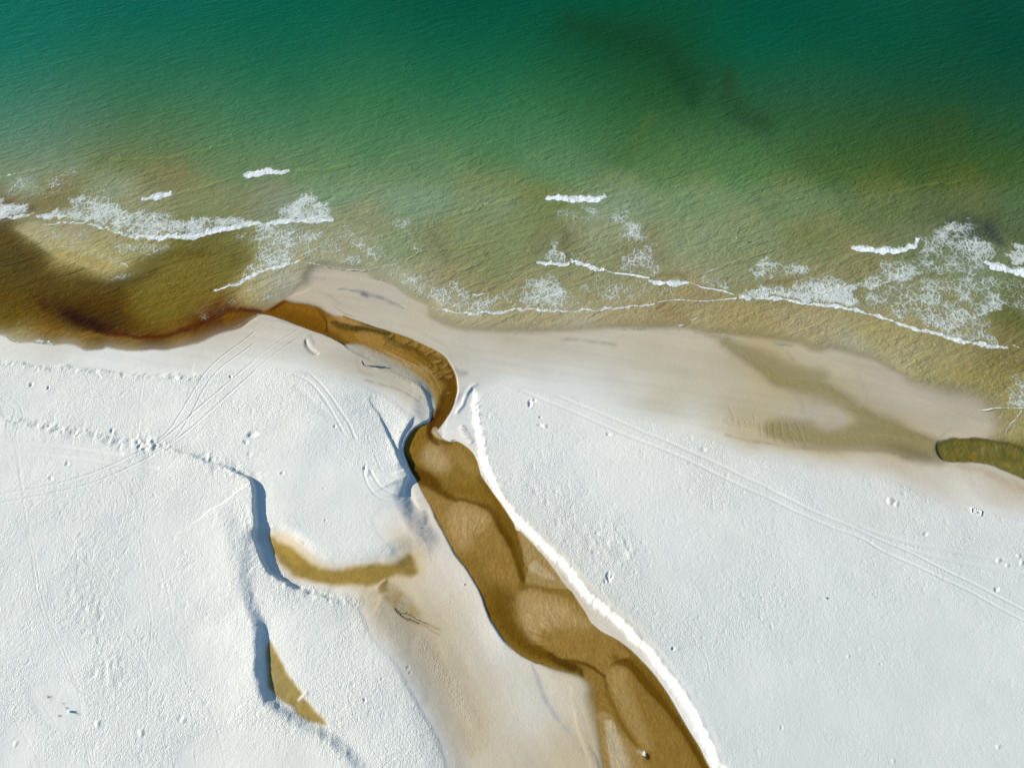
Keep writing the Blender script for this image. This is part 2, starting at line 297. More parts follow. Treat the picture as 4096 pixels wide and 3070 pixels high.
# ---- how churned each stretch of sand is (1 = footprints and wind-blown lumps)
DRYP = t9((-600, 160), (0, 215), (150, 235), (300, 258), (600, 278), (800, 295), (950, 320), (1150, 340), (1400, 350), (1700, 335), (2000, 300), (2211, 285)) \
    + t10((200, 300), (450, 330), (700, 370), (900, 430), (1100, 520), (1280, 640), (1360, 730), (1300, 850), (1250, 980)) + zE((1780, 0), (1760, 300), (1700, 330), (1450, 520), (1500, 700), (1650, 860), (1600, 920), (1400, 950), (1150, 960), (950, 930), (800, 840), (690, 700), (400, 640), (380, 500), (350, 150)) \
    + zE((260, 120), (290, 700), (400, 1000), (600, 1140), (800, 1220), (1150, 1280)) + zG((1150, 100), (1280, 400), (1500, 650), (1650, 950), (1800, 1200), (1900, 1400), (1960, 1650), (2000, 2000)) + [(1000, 3500), (-900, 3500), (-900, 1400)]
DRYR = zA((2000, 120), (1850, 160), (1650, 260), (1540, 430), (1570, 650), (1640, 1050), (1700, 1400), (1860, 1640)) + zB((1160, 290), (1420, 560), (1700, 820), (2000, 1120)) + zC((1000, 60), (1280, 300), (1560, 600), (1800, 930), (2000, 1300), (2150, 1650), (2300, 1900)) \
    + [(3200, 3500), (5200, 3500), (5200, 2300)] + [(4096, 2075)] + t12((1500, 1440), (1100, 1270), (700, 1180), (300, 1120), (0, 1040)) + t11((2000, 1010), (1700, 890), (1400, 790), (1000, 680), (700, 590), (400, 510), (100, 450))
for P in (DRYP, DRYR):
    sl_, k = mask(P, 26, 3); RUF[sl_] = np.maximum(RUF[sl_], k)
patch = sstep(.5 + fbm(X / 9, Y / 9, 61, 3) * 1.6)
RUF *= .5 + .5 * patch
def rufmul(P, v, soft=60):
    sl_, k = mask(P, soft, 3); RUF[sl_] *= 1 - k * (1 - v)
rufmul([(1100, 1850), (1500, 1900), (1640, 2150), (1500, 2300), (1300, 2300), (1150, 2150), (1060, 2050)], .38)
rufmul([(2900, 2600), (4300, 2300), (4300, 3300), (2900, 3300), (2700, 2700)], .45, 300)
rufmul([(900, 2900), (1150, 2950), (1350, 3100), (800, 3200), (700, 3000)], .5)
rufmul(b1((200, 1100), (400, 1060), (540, 1160), (560, 1380), (350, 1400), (230, 1250)), .3, 40)
rufmul(b1((0, 1380), (150, 1350), (220, 1500), (150, 1658), (0, 1658)), .4, 60)
rufmul(dd((380, 1080), (500, 1040), (540, 1200), (520, 1330), (440, 1300), (400, 1200)), .75, 60)
for P, w, a in [(A1, 24, .55), (A1[:5], 30, .5), (A1[8:], 20, .6), (A2, 50, .42), ([(-40, 1675), (100, 1690), (250, 1715), (380, 1745), (500, 1778), (600, 1790)], 26, .9), (R_SCARP, 11, 1.0), (t9((-80, 235), (100, 245), (300, 282), (600, 290), (800, 305), (950, 330), (1150, 350), (1400, 360), (1700, 365)), 11, .9),
                ([(240, 2170), (330, 2400), (400, 2600), (480, 2700)], 60, .4), ([(2150, 1950), (2400, 2100), (2500, 2230)], 110, .45)]:
    sl_, k, _ = stroke(P, w, n=3); RUF[sl_] += a * k
for P, depth, w, smooth in tracks:
    w = max(2.6, w * .6); depth *= .55
    sl_, k, sd = stroke(P, w, n=5, jit=False, taper=.03, reach=3.2)
    if sl_ is None: continue
    ad = np.abs(sd)
    rut = -np.exp(-(ad / w) ** 2) + .45 * np.exp(-((ad - w * 1.9) / (w * .7)) ** 2)
    tp = k / np.maximum(np.exp(-(ad / w) ** 2), 1e-6)
    Z[sl_] += depth * 1.3 * rut * np.clip(tp, 0, 1)
    if smooth: RUF[sl_] *= 1 - smooth * np.exp(-(ad / (w * 1.5)) ** 4)

# real lumps of the churned sand, half a metre and up (finer grain is in the material)
lump = fbm(X / .62 + .2 * Y, Y / .95, 71, 2) + .8 * vnoise(X / 1.5, Y / 1.9, 77)
Z += np.minimum(RUF, 1.0) * (lump * .009) + np.maximum(RUF - 1.0, 0) * lump * .13
big = np.clip(fbm(X / .8, Y / .8, 91, 2) - .42, 0, 1)
Z -= RUF * big * .12
for P, w in ((zD((1180, 640), (1300, 720), (1450, 800), (1580, 890), (1680, 1000), (1740, 1120)), 16), (zD((1250, 790), (1400, 850), (1560, 930)), 12), (zR((0, 400), (120, 430), (240, 460), (340, 480)), 22), (zG((1750, 500), (1900, 700), (2050, 950), (2200, 1200)), 40)):
    sl_, k, _ = stroke(P, w); RUF[sl_] = np.maximum(RUF[sl_], .75 * k)
# ------------------------------------------------------------------ stream bed
sl_, dr = sdf(RIVER, 90, 3, jit=False)
dr = dr + wn1[sl_] * 2.0
RIV = np.full_like(Z, -999.0); RIV[sl_] = dr
_, dsea = None, None
sls, ds = sdf(SEA, 200, 3, jit=False)
SEAD = np.full_like(Z, -999.0); SEAD[sls] = ds
SEAD = np.where((SEAD == -999) & (V < 1250), 400, SEAD)
land = sstep((-SEAD) / 14)
# keep dry land above the water near both
nearr = sstep(1 - np.abs(RIV) / 90) * (RIV < 0)
Z = np.where((RIV < 0) & (RIV > -90) & (SEAD < 0), np.maximum(Z, Zr + 0.012 + 0.03 * sstep(-RIV / 25) - .6 * np.clip((-RIV - 25) / 60, 0, 1) ** 2), Z)
SOFTB = zD((960, 560), (1080, 530), (1250, 570), (1450, 680), (1640, 820), (1770, 980), (1830, 1150), (1800, 1190), (1745, 1130), (1690, 1010), (1600, 930), (1420, 850), (1200, 740), (1000, 640))
SFT = np.zeros_like(Z); sl_, k = mask(SOFTB, 40, 3, jit=False); SFT[sl_] = k
sl_, k = mask(zD((340, 20), (600, 40), (780, 120), (880, 260), (760, 250), (660, 190), (520, 160), (380, 150), (300, 120)), 40, 3, jit=False); SFT[sl_] = np.maximum(SFT[sl_], k)
inr = sstep(.5 + RIV / (7 + 40 * SFT))
bed = Zr - 0.03 - 0.16 * sstep(RIV / 30) * (1 - .9 * sstep((V - 2640) / 120) * sstep((2440 - U) / 60)); bed = bed + .03 * sstep((V - 2640) / 120) * sstep((2440 - U) / 60)
bed = bed * (1 - SFT) + (Zr - .004) * SFT
Z = Z * (1 - inr) + bed * inr
ins = sstep(.5 + SEAD / 10)
Z = np.where(SEAD > -8, Z * (1 - ins) + np.minimum(np.minimum(Zb, Z), -0.02 - 0.02 * sstep(SEAD / 60)) * ins, Z).astype(np.float32)

# ------------------------------------------------------------------ colours (sRGB of the sunlit surface, turned into albedo at the end)
def blur(A, r, it=3):
    for _ in range(it):
        for ax in (0, 1):
            n = A.shape[ax]; pad = [(0, 0)] * A.ndim; pad[ax] = (r + 1, r)
            c = np.cumsum(np.pad(A, pad, mode='edge'), axis=ax, dtype=np.float64)
            sl1 = [slice(None)] * A.ndim; sl2 = [slice(None)] * A.ndim
            sl1[ax] = slice(2 * r + 1, 2 * r + 1 + n); sl2[ax] = slice(0, n)
            A = ((c[tuple(sl1)] - c[tuple(sl2)]) / (2 * r + 1)).astype(np.float32)
    return A
def field(samples, p=3.2, soft=34.0, warp=26, rs_=(1, 6)):
    """smooth colour field through scattered samples (x, y in the traced plan / 1.8517)"""
    u = U[::6, ::6] + wn1[::6, ::6] * warp; v = V[::6, ::6] + wn2[::6, ::6] * warp
    num = np.zeros(u.shape + (3,), np.float32); den = np.zeros(u.shape, np.float32)
    for x, y, c in samples:
        r2 = ((u - x * 1.8517) ** 2 + ((v - y * 1.8517) * 1.35) ** 2) / 1e4 + (soft / 100.0) ** 2
        w = r2 ** (-p)
        num += w[..., None] * np.asarray(c, np.float32) ; den += w
    A = num / den[..., None]
    near, far = blur(A, rs_[0]), blur(A, rs_[1])
    k = sstep((V[::6, ::6] - 520) / 260)[..., None]
    return upsample(far * (1 - k) + near * k)
WS = [(0,0,(0,106,86)),(300,0,(0,99,79)),(600,0,(0,96,73)),(1000,0,(0,82,61)),(1300,0,(0,83,58)),(1700,0,(0,80,60)),(2200,0,(0,73,53)),(-300,-60,(0,106,86)),(2500,-60,(0,70,52)),(1000,-100,(0,80,62)),
 (0,100,(18,112,90)),(300,100,(30,106,80)),(600,100,(22,101,75)),(1000,100,(18,96,68)),(1300,100,(18,82,50)),(1440,110,(24,74,40)),(1600,100,(0,90,66)),(1900,100,(5,83,58)),(2200,100,(0,73,50)),
 (0,200,(55,120,95)),(300,200,(50,112,80)),(600,200,(45,110,75)),(1000,200,(40,108,70)),(1300,200,(40,98,58)),(1480,190,(36,76,38)),(1560,180,(36,92,64)),(1600,230,(45,88,52)),(1800,200,(40,90,60)),(2000,200,(28,80,50)),(2200,200,(22,78,54)),
 (0,280,(80,135,108)),(150,285,(85,125,100)),(320,292,(86,118,76)),(500,280,(75,130,93)),(800,280,(62,122,78)),(1100,280,(68,125,83)),(1350,290,(56,104,58)),(1600,275,(58,108,70)),(1800,280,(48,90,53)),(2000,260,(50,82,43)),(2200,280,(40,85,48)),
 (0,350,(120,145,120)),(120,350,(125,150,125)),(255,340,(112,126,78)),(350,400,(134,124,80)),(500,345,(105,135,95)),(700,345,(100,135,97)),(900,350,(100,135,95)),(1200,350,(93,135,97)),(1450,350,(85,122,72)),(1600,350,(80,122,73)),(1800,360,(70,100,50)),(2000,350,(62,90,42)),(2200,350,(62,95,44)),
 (50,400,(142,160,138)),(120,412,(132,112,58)),(25,445,(125,85,42)),(250,400,(140,150,120)),(300,430,(150,143,108)),(450,430,(130,135,95)),(600,450,(132,135,108)),(720,410,(115,142,103)),(760,480,(145,138,97)),(900,430,(122,143,110)),(1050,440,(123,135,90)),(1180,440,(115,122,62)),(1330,430,(122,140,102)),(1500,430,(115,135,88)),(1700,430,(102,120,70)),(1900,430,(93,105,48)),(2100,440,(90,98,43)),(2200,430,(72,95,44)),
 (0,500,(95,62,15)),(60,495,(158,148,110)),(150,510,(168,156,125)),(300,530,(160,148,110)),(440,530,(105,92,35)),(500,560,(100,80,25)),(600,540,(165,150,110)),(750,520,(165,145,102)),(870,530,(132,140,98)),(945,530,(130,118,62)),(1000,520,(130,133,82)),(1100,520,(125,128,72)),(1200,530,(124,108,52)),(1300,510,(145,146,108)),(1380,555,(138,112,62)),(1500,520,(135,140,98)),(1620,510,(128,132,85)),(1750,510,(118,116,58)),(1860,585,(140,118,58)),(2000,540,(108,113,72)),(2110,500,(50,55,32)),(2150,540,(110,115,75)),(2200,500,(80,92,46)),
 (0,560,(72,52,8)),(60,560,(70,56,12)),(100,610,(80,52,10)),(130,562,(172,148,105)),(190,580,(176,156,112)),(240,578,(182,162,122)),(170,607,(95,72,20)),(270,612,(85,62,18)),(340,590,(92,72,22)),(420,590,(118,98,38)),(480,560,(120,103,48)),(560,600,(178,160,128)),(640,560,(175,152,105)),(700,590,(178,155,115)),(620,600,(188,172,148)),
 (400,640,(122,96,34)),(480,620,(135,112,58)),(300,660,(108,80,20)),(230,650,(80,50,12)),(180,660,(66,36,12)),(240,690,(46,22,12)),(270,712,(66,32,14)),(120,660,(88,60,10)),(340,650,(118,92,28)),(300,690,(104,74,20)),(180,690,(72,42,10)),(160,640,(90,62,12)),(40,640,(92,66,14)),(30,690,(108,82,22)),(100,705,(120,82,26)),(330,690,(118,90,30)),(330,720,(96,56,12)),(420,705,(92,50,12)),(470,680,(88,46,12)),(380,690,(124,94,34)),(200,725,(128,95,38)),(60,722,(172,148,112)),(150,740,(165,140,95)),(270,745,(160,130,80)),(400,735,(150,118,66)),(460,725,(140,100,52)),(20,725,(185,168,138)),(480,665,(88,46,14)),(520,640,(180,165,125)),(500,655,(120,80,30)),
 (940,600,(160,135,90)),(1000,600,(150,128,73)),(1050,560,(122,122,66)),(1150,605,(150,128,72)),(1280,600,(152,134,82)),(1400,605,(158,136,82)),(1500,620,(163,134,83)),(1620,605,(140,128,78)),(1750,610,(148,125,68)),(1900,620,(138,128,82)),(2050,640,(136,128,74)),(2200,650,(100,102,45)),(2100,590,(118,128,90)),
 (860,620,(185,170,135)),(920,660,(183,165,125)),(1000,690,(178,158,116)),(1200,685,(175,150,104)),(1350,690,(176,148,100)),(1450,680,(164,136,84)),(1600,680,(168,140,80)),(1750,700,(172,146,96)),(1900,720,(170,145,85)),(2050,730,(158,134,75)),(2180,770,(132,110,45)),(2150,820,(152,132,74)),(2000,790,(165,147,95)),(2100,870,(168,152,110)),(2190,890,(160,142,90)),(1230,715,(184,170,138)),(1480,710,(172,148,98)),(1850,755,(172,160,125)),(1950,820,(175,160,125)),(2060,900,(176,162,128)),(2160,930,(172,156,112)),
 (2050,970,(110,96,20)),(2200,1000,(112,96,24)),(2400,1050,(110,95,25))]
def S_(*a): return a
LS = [(200,790,(226,226,220)),(0,745,(222,218,208)),(120,765,(215,210,198)),(300,770,(224,222,215)),(420,760,(214,208,196)),(500,715,(200,190,172)),(560,700,(196,186,168)),(600,745,(205,198,184)),(640,770,(208,204,194)),(540,780,(222,222,216)),(700,740,(196,186,166)),(720,780,(200,192,174)),(780,760,(190,180,160)),(760,800,(196,187,168)),(820,790,(186,175,152)),(860,830,(184,174,150)),(900,860,(192,182,160)),(780,850,(216,216,212)),(850,870,(214,212,206)),(880,900,(205,200,190)),(650,800,(222,224,220)),
 (620,590,(188,172,148)),(700,605,(192,180,160)),(760,620,(192,182,162)),(820,650,(194,184,164)),(700,640,(190,176,150)),(850,690,(194,184,164)),(920,690,(192,180,154)),(950,730,(195,186,166)),(900,720,(194,184,164)),(1000,745,(194,186,168)),(980,790,(196,188,172)),(1100,730,(190,178,154)),(1200,745,(194,184,162)),(1100,775,(200,194,180)),(1040,810,(206,202,192)),(1200,800,(208,204,194)),(1000,850,(212,210,204)),(1060,840,(214,213,208)),(1250,850,(222,222,217)),(1150,850,(222,223,219)),
 (1400,760,(192,182,158)),(1350,800,(200,192,174)),(1500,770,(194,184,160)),(1600,770,(190,176,148)),(1500,820,(194,184,162)),(1400,840,(204,198,182)),(1330,850,(214,212,204)),(1600,830,(190,178,154)),(1450,870,(196,186,162)),(1580,890,(188,176,146)),(1500,900,(212,210,200)),(1700,870,(188,176,150)),(1700,790,(192,178,144)),(1650,770,(178,160,112)),(1640,800,(184,166,124)),(1700,830,(180,162,118)),(1750,760,(194,182,154)),(1800,800,(188,176,150)),(1900,830,(188,176,156)),(1980,880,(188,176,158)),(2040,920,(186,174,152)),(1800,850,(178,164,124)),(1780,900,(190,180,158)),(1750,905,(188,178,158)),(1850,910,(176,162,122)),(1950,950,(170,154,108)),(1700,950,(180,166,124)),(1620,930,(184,168,126)),(1800,960,(176,160,114)),(1900,985,(192,180,158)),(1750,985,(198,190,172)),(1650,975,(200,193,176)),(1550,940,(206,200,184)),(2000,1010,(204,198,184)),(1850,1010,(216,214,206)),(1700,1010,(220,220,214)),(2100,1030,(200,192,176)),(2200,1060,(188,176,152)),(2100,1060,(216,214,206)),(2200,1110,(216,216,210)),
 (200,900,(228,229,225)),(0,850,(228,229,226)),(-200,1000,(228,229,226)),(400,850,(228,228,224)),(100,1300,(229,230,227)),(300,1200,(229,230,227)),(300,1500,(227,229,227)),(0,1600,(226,229,227)),(-300,1500,(226,229,227)),(600,950,(229,230,227)),(700,900,(228,228,223)),(800,1000,(229,231,229)),(700,1100,(227,228,225)),(850,1100,(226,228,226)),(800,1170,(224,224,220)),(600,1350,(229,230,228)),(700,1450,(229,230,227)),(850,1600,(228,229,226)),(700,1560,(224,220,210)),(1100,950,(228,229,226)),(1200,1000,(228,230,228)),(1400,1100,(228,229,227)),(1150,880,(224,222,216)),(1400,960,(224,222,214)),(1700,1080,(228,229,226)),(1600,1300,(226,228,226)),(1500,1500,(222,225,224)),(1900,1250,(225,227,225)),(2100,1300,(223,226,225)),(2000,1500,(218,223,222)),(2300,1600,(216,222,222)),(1700,1600,(219,223,222)),(1800,1400,(222,225,224)),(2300,1250,(226,228,226)),
 (900,1130,(214,206,192)),(930,1080,(206,198,184)),(870,1200,(196,176,138)),(940,1180,(218,214,206)),(960,1250,(214,209,199)),(930,1300,(200,190,170)),(900,1260,(206,195,172)),(850,1290,(198,184,156)),(880,1340,(178,160,122)),(940,1340,(186,172,142)),(1000,1300,(202,194,178)),(960,1400,(186,175,152)),(900,1400,(190,180,158)),(850,1380,(206,202,194)),(900,1480,(208,204,196)),(980,1480,(184,174,152)),(1030,1560,(188,178,156)),(1080,1640,(194,184,164)),(1100,1420,(214,213,208)),(1060,1360,(216,214,208)),(1040,1250,(212,208,200)),(1000,1180,(206,200,190)),(1180,1500,(212,212,208)),(1150,1560,(206,204,196)),(1230,1600,(190,176,148)),(1180,1440,(202,194,176)),(1210,1480,(196,182,152)),(960,1560,(196,188,170)),(960,1640,(206,200,188)),(900,1560,(222,221,216)),(1050,1450,(198,190,172)),
 (1120,1150,(206,198,182)),(1150,1200,(198,188,166)),(1220,1280,(196,188,170)),(1290,1360,(204,198,186)),(1050,1040,(218,212,202)),(1030,990,(224,218,208)),(1010,930,(222,222,217)),(980,930,(220,221,216)),(960,870,(217,217,212))]
WC = lin(np.clip(field(WS, 2.6, 40, 22, (1, 8)), 0, 255)); LC = lin(np.clip(field(LS, 2.8, 40, 8, (2, 2)), 0, 255))
def paint(A, sk, col, amt=1.0):
    sl_, k = sk[0], sk[1]
    if sl_ is None: return
    A[sl_] += (lin(col) - A[sl_]) * np.clip(k * amt, 0, 1)[..., None]
blotch = fbm(X / 1.3, Y / 1.3, 101, 4); blot2 = fbm(X / 5, Y / 5, 111, 4)

DRYM = np.zeros_like(Z)
for P in (DRYP, DRYR):
    sl_, k = mask(P, 110, 3, off=10); DRYM[sl_] = np.maximum(DRYM[sl_], k)
dt = sstep((U - 1800) / 1600)[..., None] * sstep((V - 1700) / 900)[..., None]
LC += ((lin((220, 225, 224)) * (1 - dt) + lin((209, 216, 216)) * dt) * (1 + .02 * blot2[..., None]) - LC) * (DRYM * .85)[..., None]
# --- land stains: algae in the dried loops, heavy-mineral streaks, peat edge
POOL1 = zE((440, 740), (470, 725), (520, 760), (600, 800), (700, 850), (780, 930), (880, 1000), (1000, 1040), (1150, 1050), (1300, 1020), (1500, 1000), (1700, 990), (1760, 960), (1830, 900), (1870, 960), (1880, 1020), (1900, 1080), (1830, 1110), (1700, 1110), (1580, 1150), (1490, 1200), (1300, 1205), (1100, 1200), (950, 1185), (830, 1160), (700, 1100), (600, 1030), (520, 950), (470, 850))
paint(LC, mask(zE((420, 680), (600, 690), (720, 760), (850, 880), (1000, 990), (1200, 1010), (1500, 980), (1750, 950), (1850, 850), (1950, 880), (1940, 1100), (1800, 1130), (1500, 1240), (1100, 1215), (800, 1180), (560, 1060), (430, 800)), 50), (205, 188, 155), .8)
paint(LC, mask(POOL1, 30), (152, 128, 62)); sl_, k = mask(POOL1, 30); Z[sl_] -= k * .06; RUF[sl_] *= 1 - k
sl_, k = mask(zE((1700, 980), (1800, 930), (1870, 960), (1890, 1060), (1820, 1100), (1740, 1060)), 40); paint(LC, (sl_, k), (140, 115, 65), .6)
POOL2 = zG((372, 490), (400, 480), (450, 560), (500, 660), (560, 780), (640, 890), (690, 950), (650, 990), (720, 1000), (800, 1080), (890, 1190), (880, 1210), (760, 1180), (640, 1120), (600, 1060), (500, 1000), (420, 920), (372, 850), (366, 700), (364, 560))
paint(LC, mask(POOL2, 55), (196, 182, 148), .7); paint(LC, mask(POOL2, 18), (152, 134, 78)); sl_, k = mask(POOL2, 30); Z[sl_] -= k * .05; RUF[sl_] *= 1 - .8 * k
sl_, k = mask(zG((380, 520), (430, 640), (500, 860), (480, 960), (390, 870), (368, 700)), 40); paint(LC, (sl_, k), (138, 126, 88), .55 * (1 + .8 * blotch[sl_]))
paint(LC, mask(zG((690, 940), (740, 910), (700, 970), (640, 1010)), 10), (215, 208, 192), .9)
P3 = zE((1540, 1180), (1600, 1170), (1700, 1230), (1800, 1330), (1900, 1450), (1960, 1600), (1800, 1560), (1650, 1420), (1560, 1330), (1500, 1270))
sl_, k = mask(P3, 36); paint(LC, (sl_, k), (165, 145, 98), np.clip(.8 + blotch[sl_], 0, 1))
paint(LC, mask(zE((1540, 1190), (1600, 1170), (1590, 1260), (1510, 1290)), 14), (148, 118, 58), .8)
sl_, k = mask(zG((1560, 300), (1750, 320), (1900, 400), (1960, 480), (2100, 700), (2212, 900), (2350, 1200), (2212, 1500), (2000, 1350), (1850, 1050), (1750, 750), (1620, 480)), 60); paint(LC, (sl_, k), (186, 172, 146), .5 * (1 + blot2[sl_]))
for P, w, c, a in [(zG((1500, 180), (1550, 240), (1600, 275), (1650, 290), (1720, 315)), 3.5, (92, 78, 58), .95), (zG((1560, 225), (1640, 245), (1720, 290), (1800, 320)), 1.8, (105, 88, 62), .9), (zG((1800, 325), (1860, 350), (1900, 355)), 6, (150, 125, 85), .7), (zG((1740, 320), (1830, 380), (1900, 410)), 4, (150, 128, 92), .6),
                   (zD((860, 10), (950, 20), (1100, 40), (1180, 70), (1300, 100), (1450, 170), (1520, 205)), [3, 5, 9, 11, 9, 6, 2], (128, 128, 130), .65), (zD((1100, 60), (1150, 85)), 9, (112, 112, 115), .7), (t6((330, 1030), (450, 1020), (600, 1030)), 5, (165, 160, 150), .6), (t6((680, 1270), (760, 1320), (850, 1360)), 3, (150, 148, 144), .6),
                   (zD((600, 470), (620, 520), (630, 550)), 7, (165, 164, 162), .6), (zD((2020, 820), (2070, 850), (2120, 840)), 12, (150, 148, 145), .6), (zD((360, 560), (480, 500)), 3, (165, 165, 165), .5), (zD((280, 310), (400, 350), (500, 385)), 4, (160, 160, 158), .6),
                   (t11((430, 35), (600, 45), (800, 70), (900, 95)), 9, (158, 150, 135), .5), (t12((70, 70), (200, 90)), 6, (140, 138, 128), .7), (t12((170, 150), (220, 210)), 8, (150, 146, 138), .6), (zR((470, 100), (520, 88), (580, 95), (640, 115), (700, 130), (780, 160)), [3, 9, 8, 8, 9, 8], (112, 112, 104), .75),
                   (zR((0, 95), (100, 150), (200, 230), (300, 300), (340, 380), (352, 400)), [22, 18, 14, 12, 8, 3], (172, 158, 135), .55), (zR((0, 468), (120, 490), (250, 515), (400, 528), (560, 530), (700, 540), (800, 570)), 8, (168, 152, 128), .6), (zR((960, 440), (920, 470)), 6, (160, 150, 138), .5),
                   (zR((560, 215), (600, 290), (590, 340)), 9, (170, 160, 140), .4), (zR((850, 575), (1000, 590), (1150, 640), (1270, 700)), 22, (172, 156, 132), .5),
                   (zB((150, 420), (190, 500), (205, 600)), [6, 12, 6], (142, 146, 152), .75), (zB((100, 290), (150, 380)), 6, (170, 172, 174), .6), (zE((1780, 430), (1830, 380)), 8, (175, 180, 184), .6), (zC((380, 660), (450, 830), (520, 1000), (640, 1180), (760, 1320), (850, 1480)), [3, 9, 12, 10, 8, 3], (158, 162, 166), .65),
                   (zC((900, 1400), (960, 1520), (990, 1600)), 6, (120, 124, 122), .7), (zA((1040, 780), (1080, 700)), 7, (165, 166, 170), .7), (zA((1050, 850), (1070, 900)), 6, (165, 166, 170), .6), (zA((1250, 430), (1300, 370)), 8, (190, 190, 192), .6), (zA((1380, 200), (1450, 180)), 8, (195, 198, 200), .5),
                   (zA((1200, 960), (1255, 945)), 3, (90, 98, 112), .9), (zA((-60, 70), (100, 110), (300, 170), (460, 230), (620, 310), (720, 390)), [6, 6, 5, 4, 4, 3], (170, 158, 132), .7), (zD((1060, 690), (1060, 760), (1090, 820), (1200, 860)), [10, 8, 8, 6], (176, 164, 140), .45),
                   (zR((330, 400), (420, 350), (500, 400), (440, 440)), 22, (180, 172, 162), .6)]:
    sl_, k, _ = stroke(P, w)
    if sl_ is not None: paint(LC, (sl_, k), c, a * np.clip(.85 + .9 * blotch[sl_], 0, 1.2))
for P in (POOL1, POOL2, P3):
    sl_, k = mask(P, 24); LC[sl_] *= (1 + k * (.16 * blotch[sl_] + .12 * fbm(X[sl_] / .5, Y[sl_] / .5, 231, 2)))[..., None]
wet = (1 - DRYM)
st1 = fbm(X / 16 + Y / 9, Y / 1.1 + X / 6, 241, 4); st2 = fbm((X * .8 + Y * .5) / 1.3, (Y * .8 - X * .5) / 9, 251, 4)
fl = sstep((V - 1750) / 150)
LC *= (1 + wet * (.075 * (st1 * (1 - fl) + st2 * fl) + .03 * fbm(X / .45, Y / .45, 261, 2)))[..., None]
RUF = np.maximum(RUF, wet * (.05 + .22 * fl * sstep(.5 + blot2) + .10 * sstep(.3 + st1)))
for c, A in ((.05, LC),):
    A *= (1 + c * blot2 * (.4 + .6 * (1 - RUF.clip(0, 1))))[..., None]
# dark streak bed left of the stream bend
sl_, k = mask(zA((1320, 720), (1370, 730), (1440, 830), (1500, 960), (1480, 1000), (1400, 960), (1370, 850)), 14); paint(LC, (sl_, k), (150, 160, 172), np.clip(.1 + 1.6 * vnoise(U[sl_] / 5, V[sl_] / 3.4, 7), 0, .8))
EDGE = zA((1270, 985), (1400, 1010), (1500, 1080), (1580, 1240), (1630, 1420), (1730, 1600)) + zB((960, 130), (1060, 270), (1170, 420), (1250, 560), (1290, 650))
sl_, k, _ = stroke(EDGE, 9); paint(LC, (sl_, k), (218, 214, 202), .4)
sl_, k, _ = stroke(R_SCARP, 26); paint(LC, (sl_, k), (222, 223, 220), .9)

# --- olive runnel on the low beach (right)
RUN = zR((-80, 30), (60, 110), (150, 170), (230, 240), (300, 280), (400, 310), (500, 350), (560, 400), (520, 435), (440, 450), (380, 430), (350, 410), (200, 410), (210, 470), (350, 520), (500, 528), (620, 528), (720, 540), (800, 570), (900, 580), (940, 560), (905, 490), (820, 460), (700, 400), (620, 370), (560, 330), (500, 280), (430, 250), (430, 200), (340, 180), (200, 130), (100, 90), (0, 60))
RUNA = np.zeros_like(Z); sl_, k = mask(RUN, 60); RUNA[sl_] = k * .55
for P, w, c in [(zR((0, 70), (80, 120), (160, 180), (230, 230), (330, 245), (430, 265), (500, 310), (560, 360), (610, 385)), [20, 22, 24, 26, 22, 18, 14, 14, 10], (164, 146, 94)), (zR((200, 440), (350, 480), (550, 480), (700, 470), (850, 510), (900, 540)), 30, (168, 150, 100)), (zR((590, 360), (640, 400), (760, 450), (880, 500)), 16, (160, 144, 96))]:
    sl_, k, _ = stroke(P, w); paint(WC, (sl_, k), c, .85); RUNA[sl_] = np.maximum(RUNA[sl_], k * .75)
for P in [zR((15, 340), (30, 375), (40, 405)), zR((60, 405), (66, 440)), zR((120, 380), (126, 400)), zR((150, 415), (155, 470)), zR((178, 415), (184, 480)), zR((205, 412), (212, 480), (225, 500)), zR((235, 412), (245, 470), (262, 500)), zR((265, 414), (280, 470), (300, 510)), zR((300, 412), (318, 450), (345, 515)), zR((330, 412), (345, 440))]:
    sl_, k, _ = stroke(P, 3.0, jit=False); paint(LC, (sl_, k), (168, 154, 128), .45); paint(WC, (sl_, k), (152, 136, 98), .35); Z[sl_] -= .022 * k
POOLR = t12((1457, 985), (1462, 940), (1500, 910), (1580, 895), (1700, 889), (1850, 895), (2000, 918), (2211, 975), (2700, 1150), (2700, 1500), (2211, 1238), (2000, 1145), (1900, 1110), (1780, 1092), (1650, 1092), (1560, 1080), (1490, 1050))
sl_, k = mask(POOLR, 14); paint(WC, (sl_, k), (112, 96, 20)); RUNA[sl_] = np.maximum(RUNA[sl_], k)
sl_, k, _ = stroke(t12((1490, 1045), (1458, 985), (1500, 915), (1580, 897), (1700, 893), (1850, 899), (2000, 922), (2211, 980)), 12); paint(WC, (sl_, k), (86, 82, 30), .8)
paint(WC, mask(t12((1800, 1080), (2000, 1130), (2211, 1225), (2500, 1400), (2300, 1200), (2100, 1110)), 30), (128, 112, 40), .6)

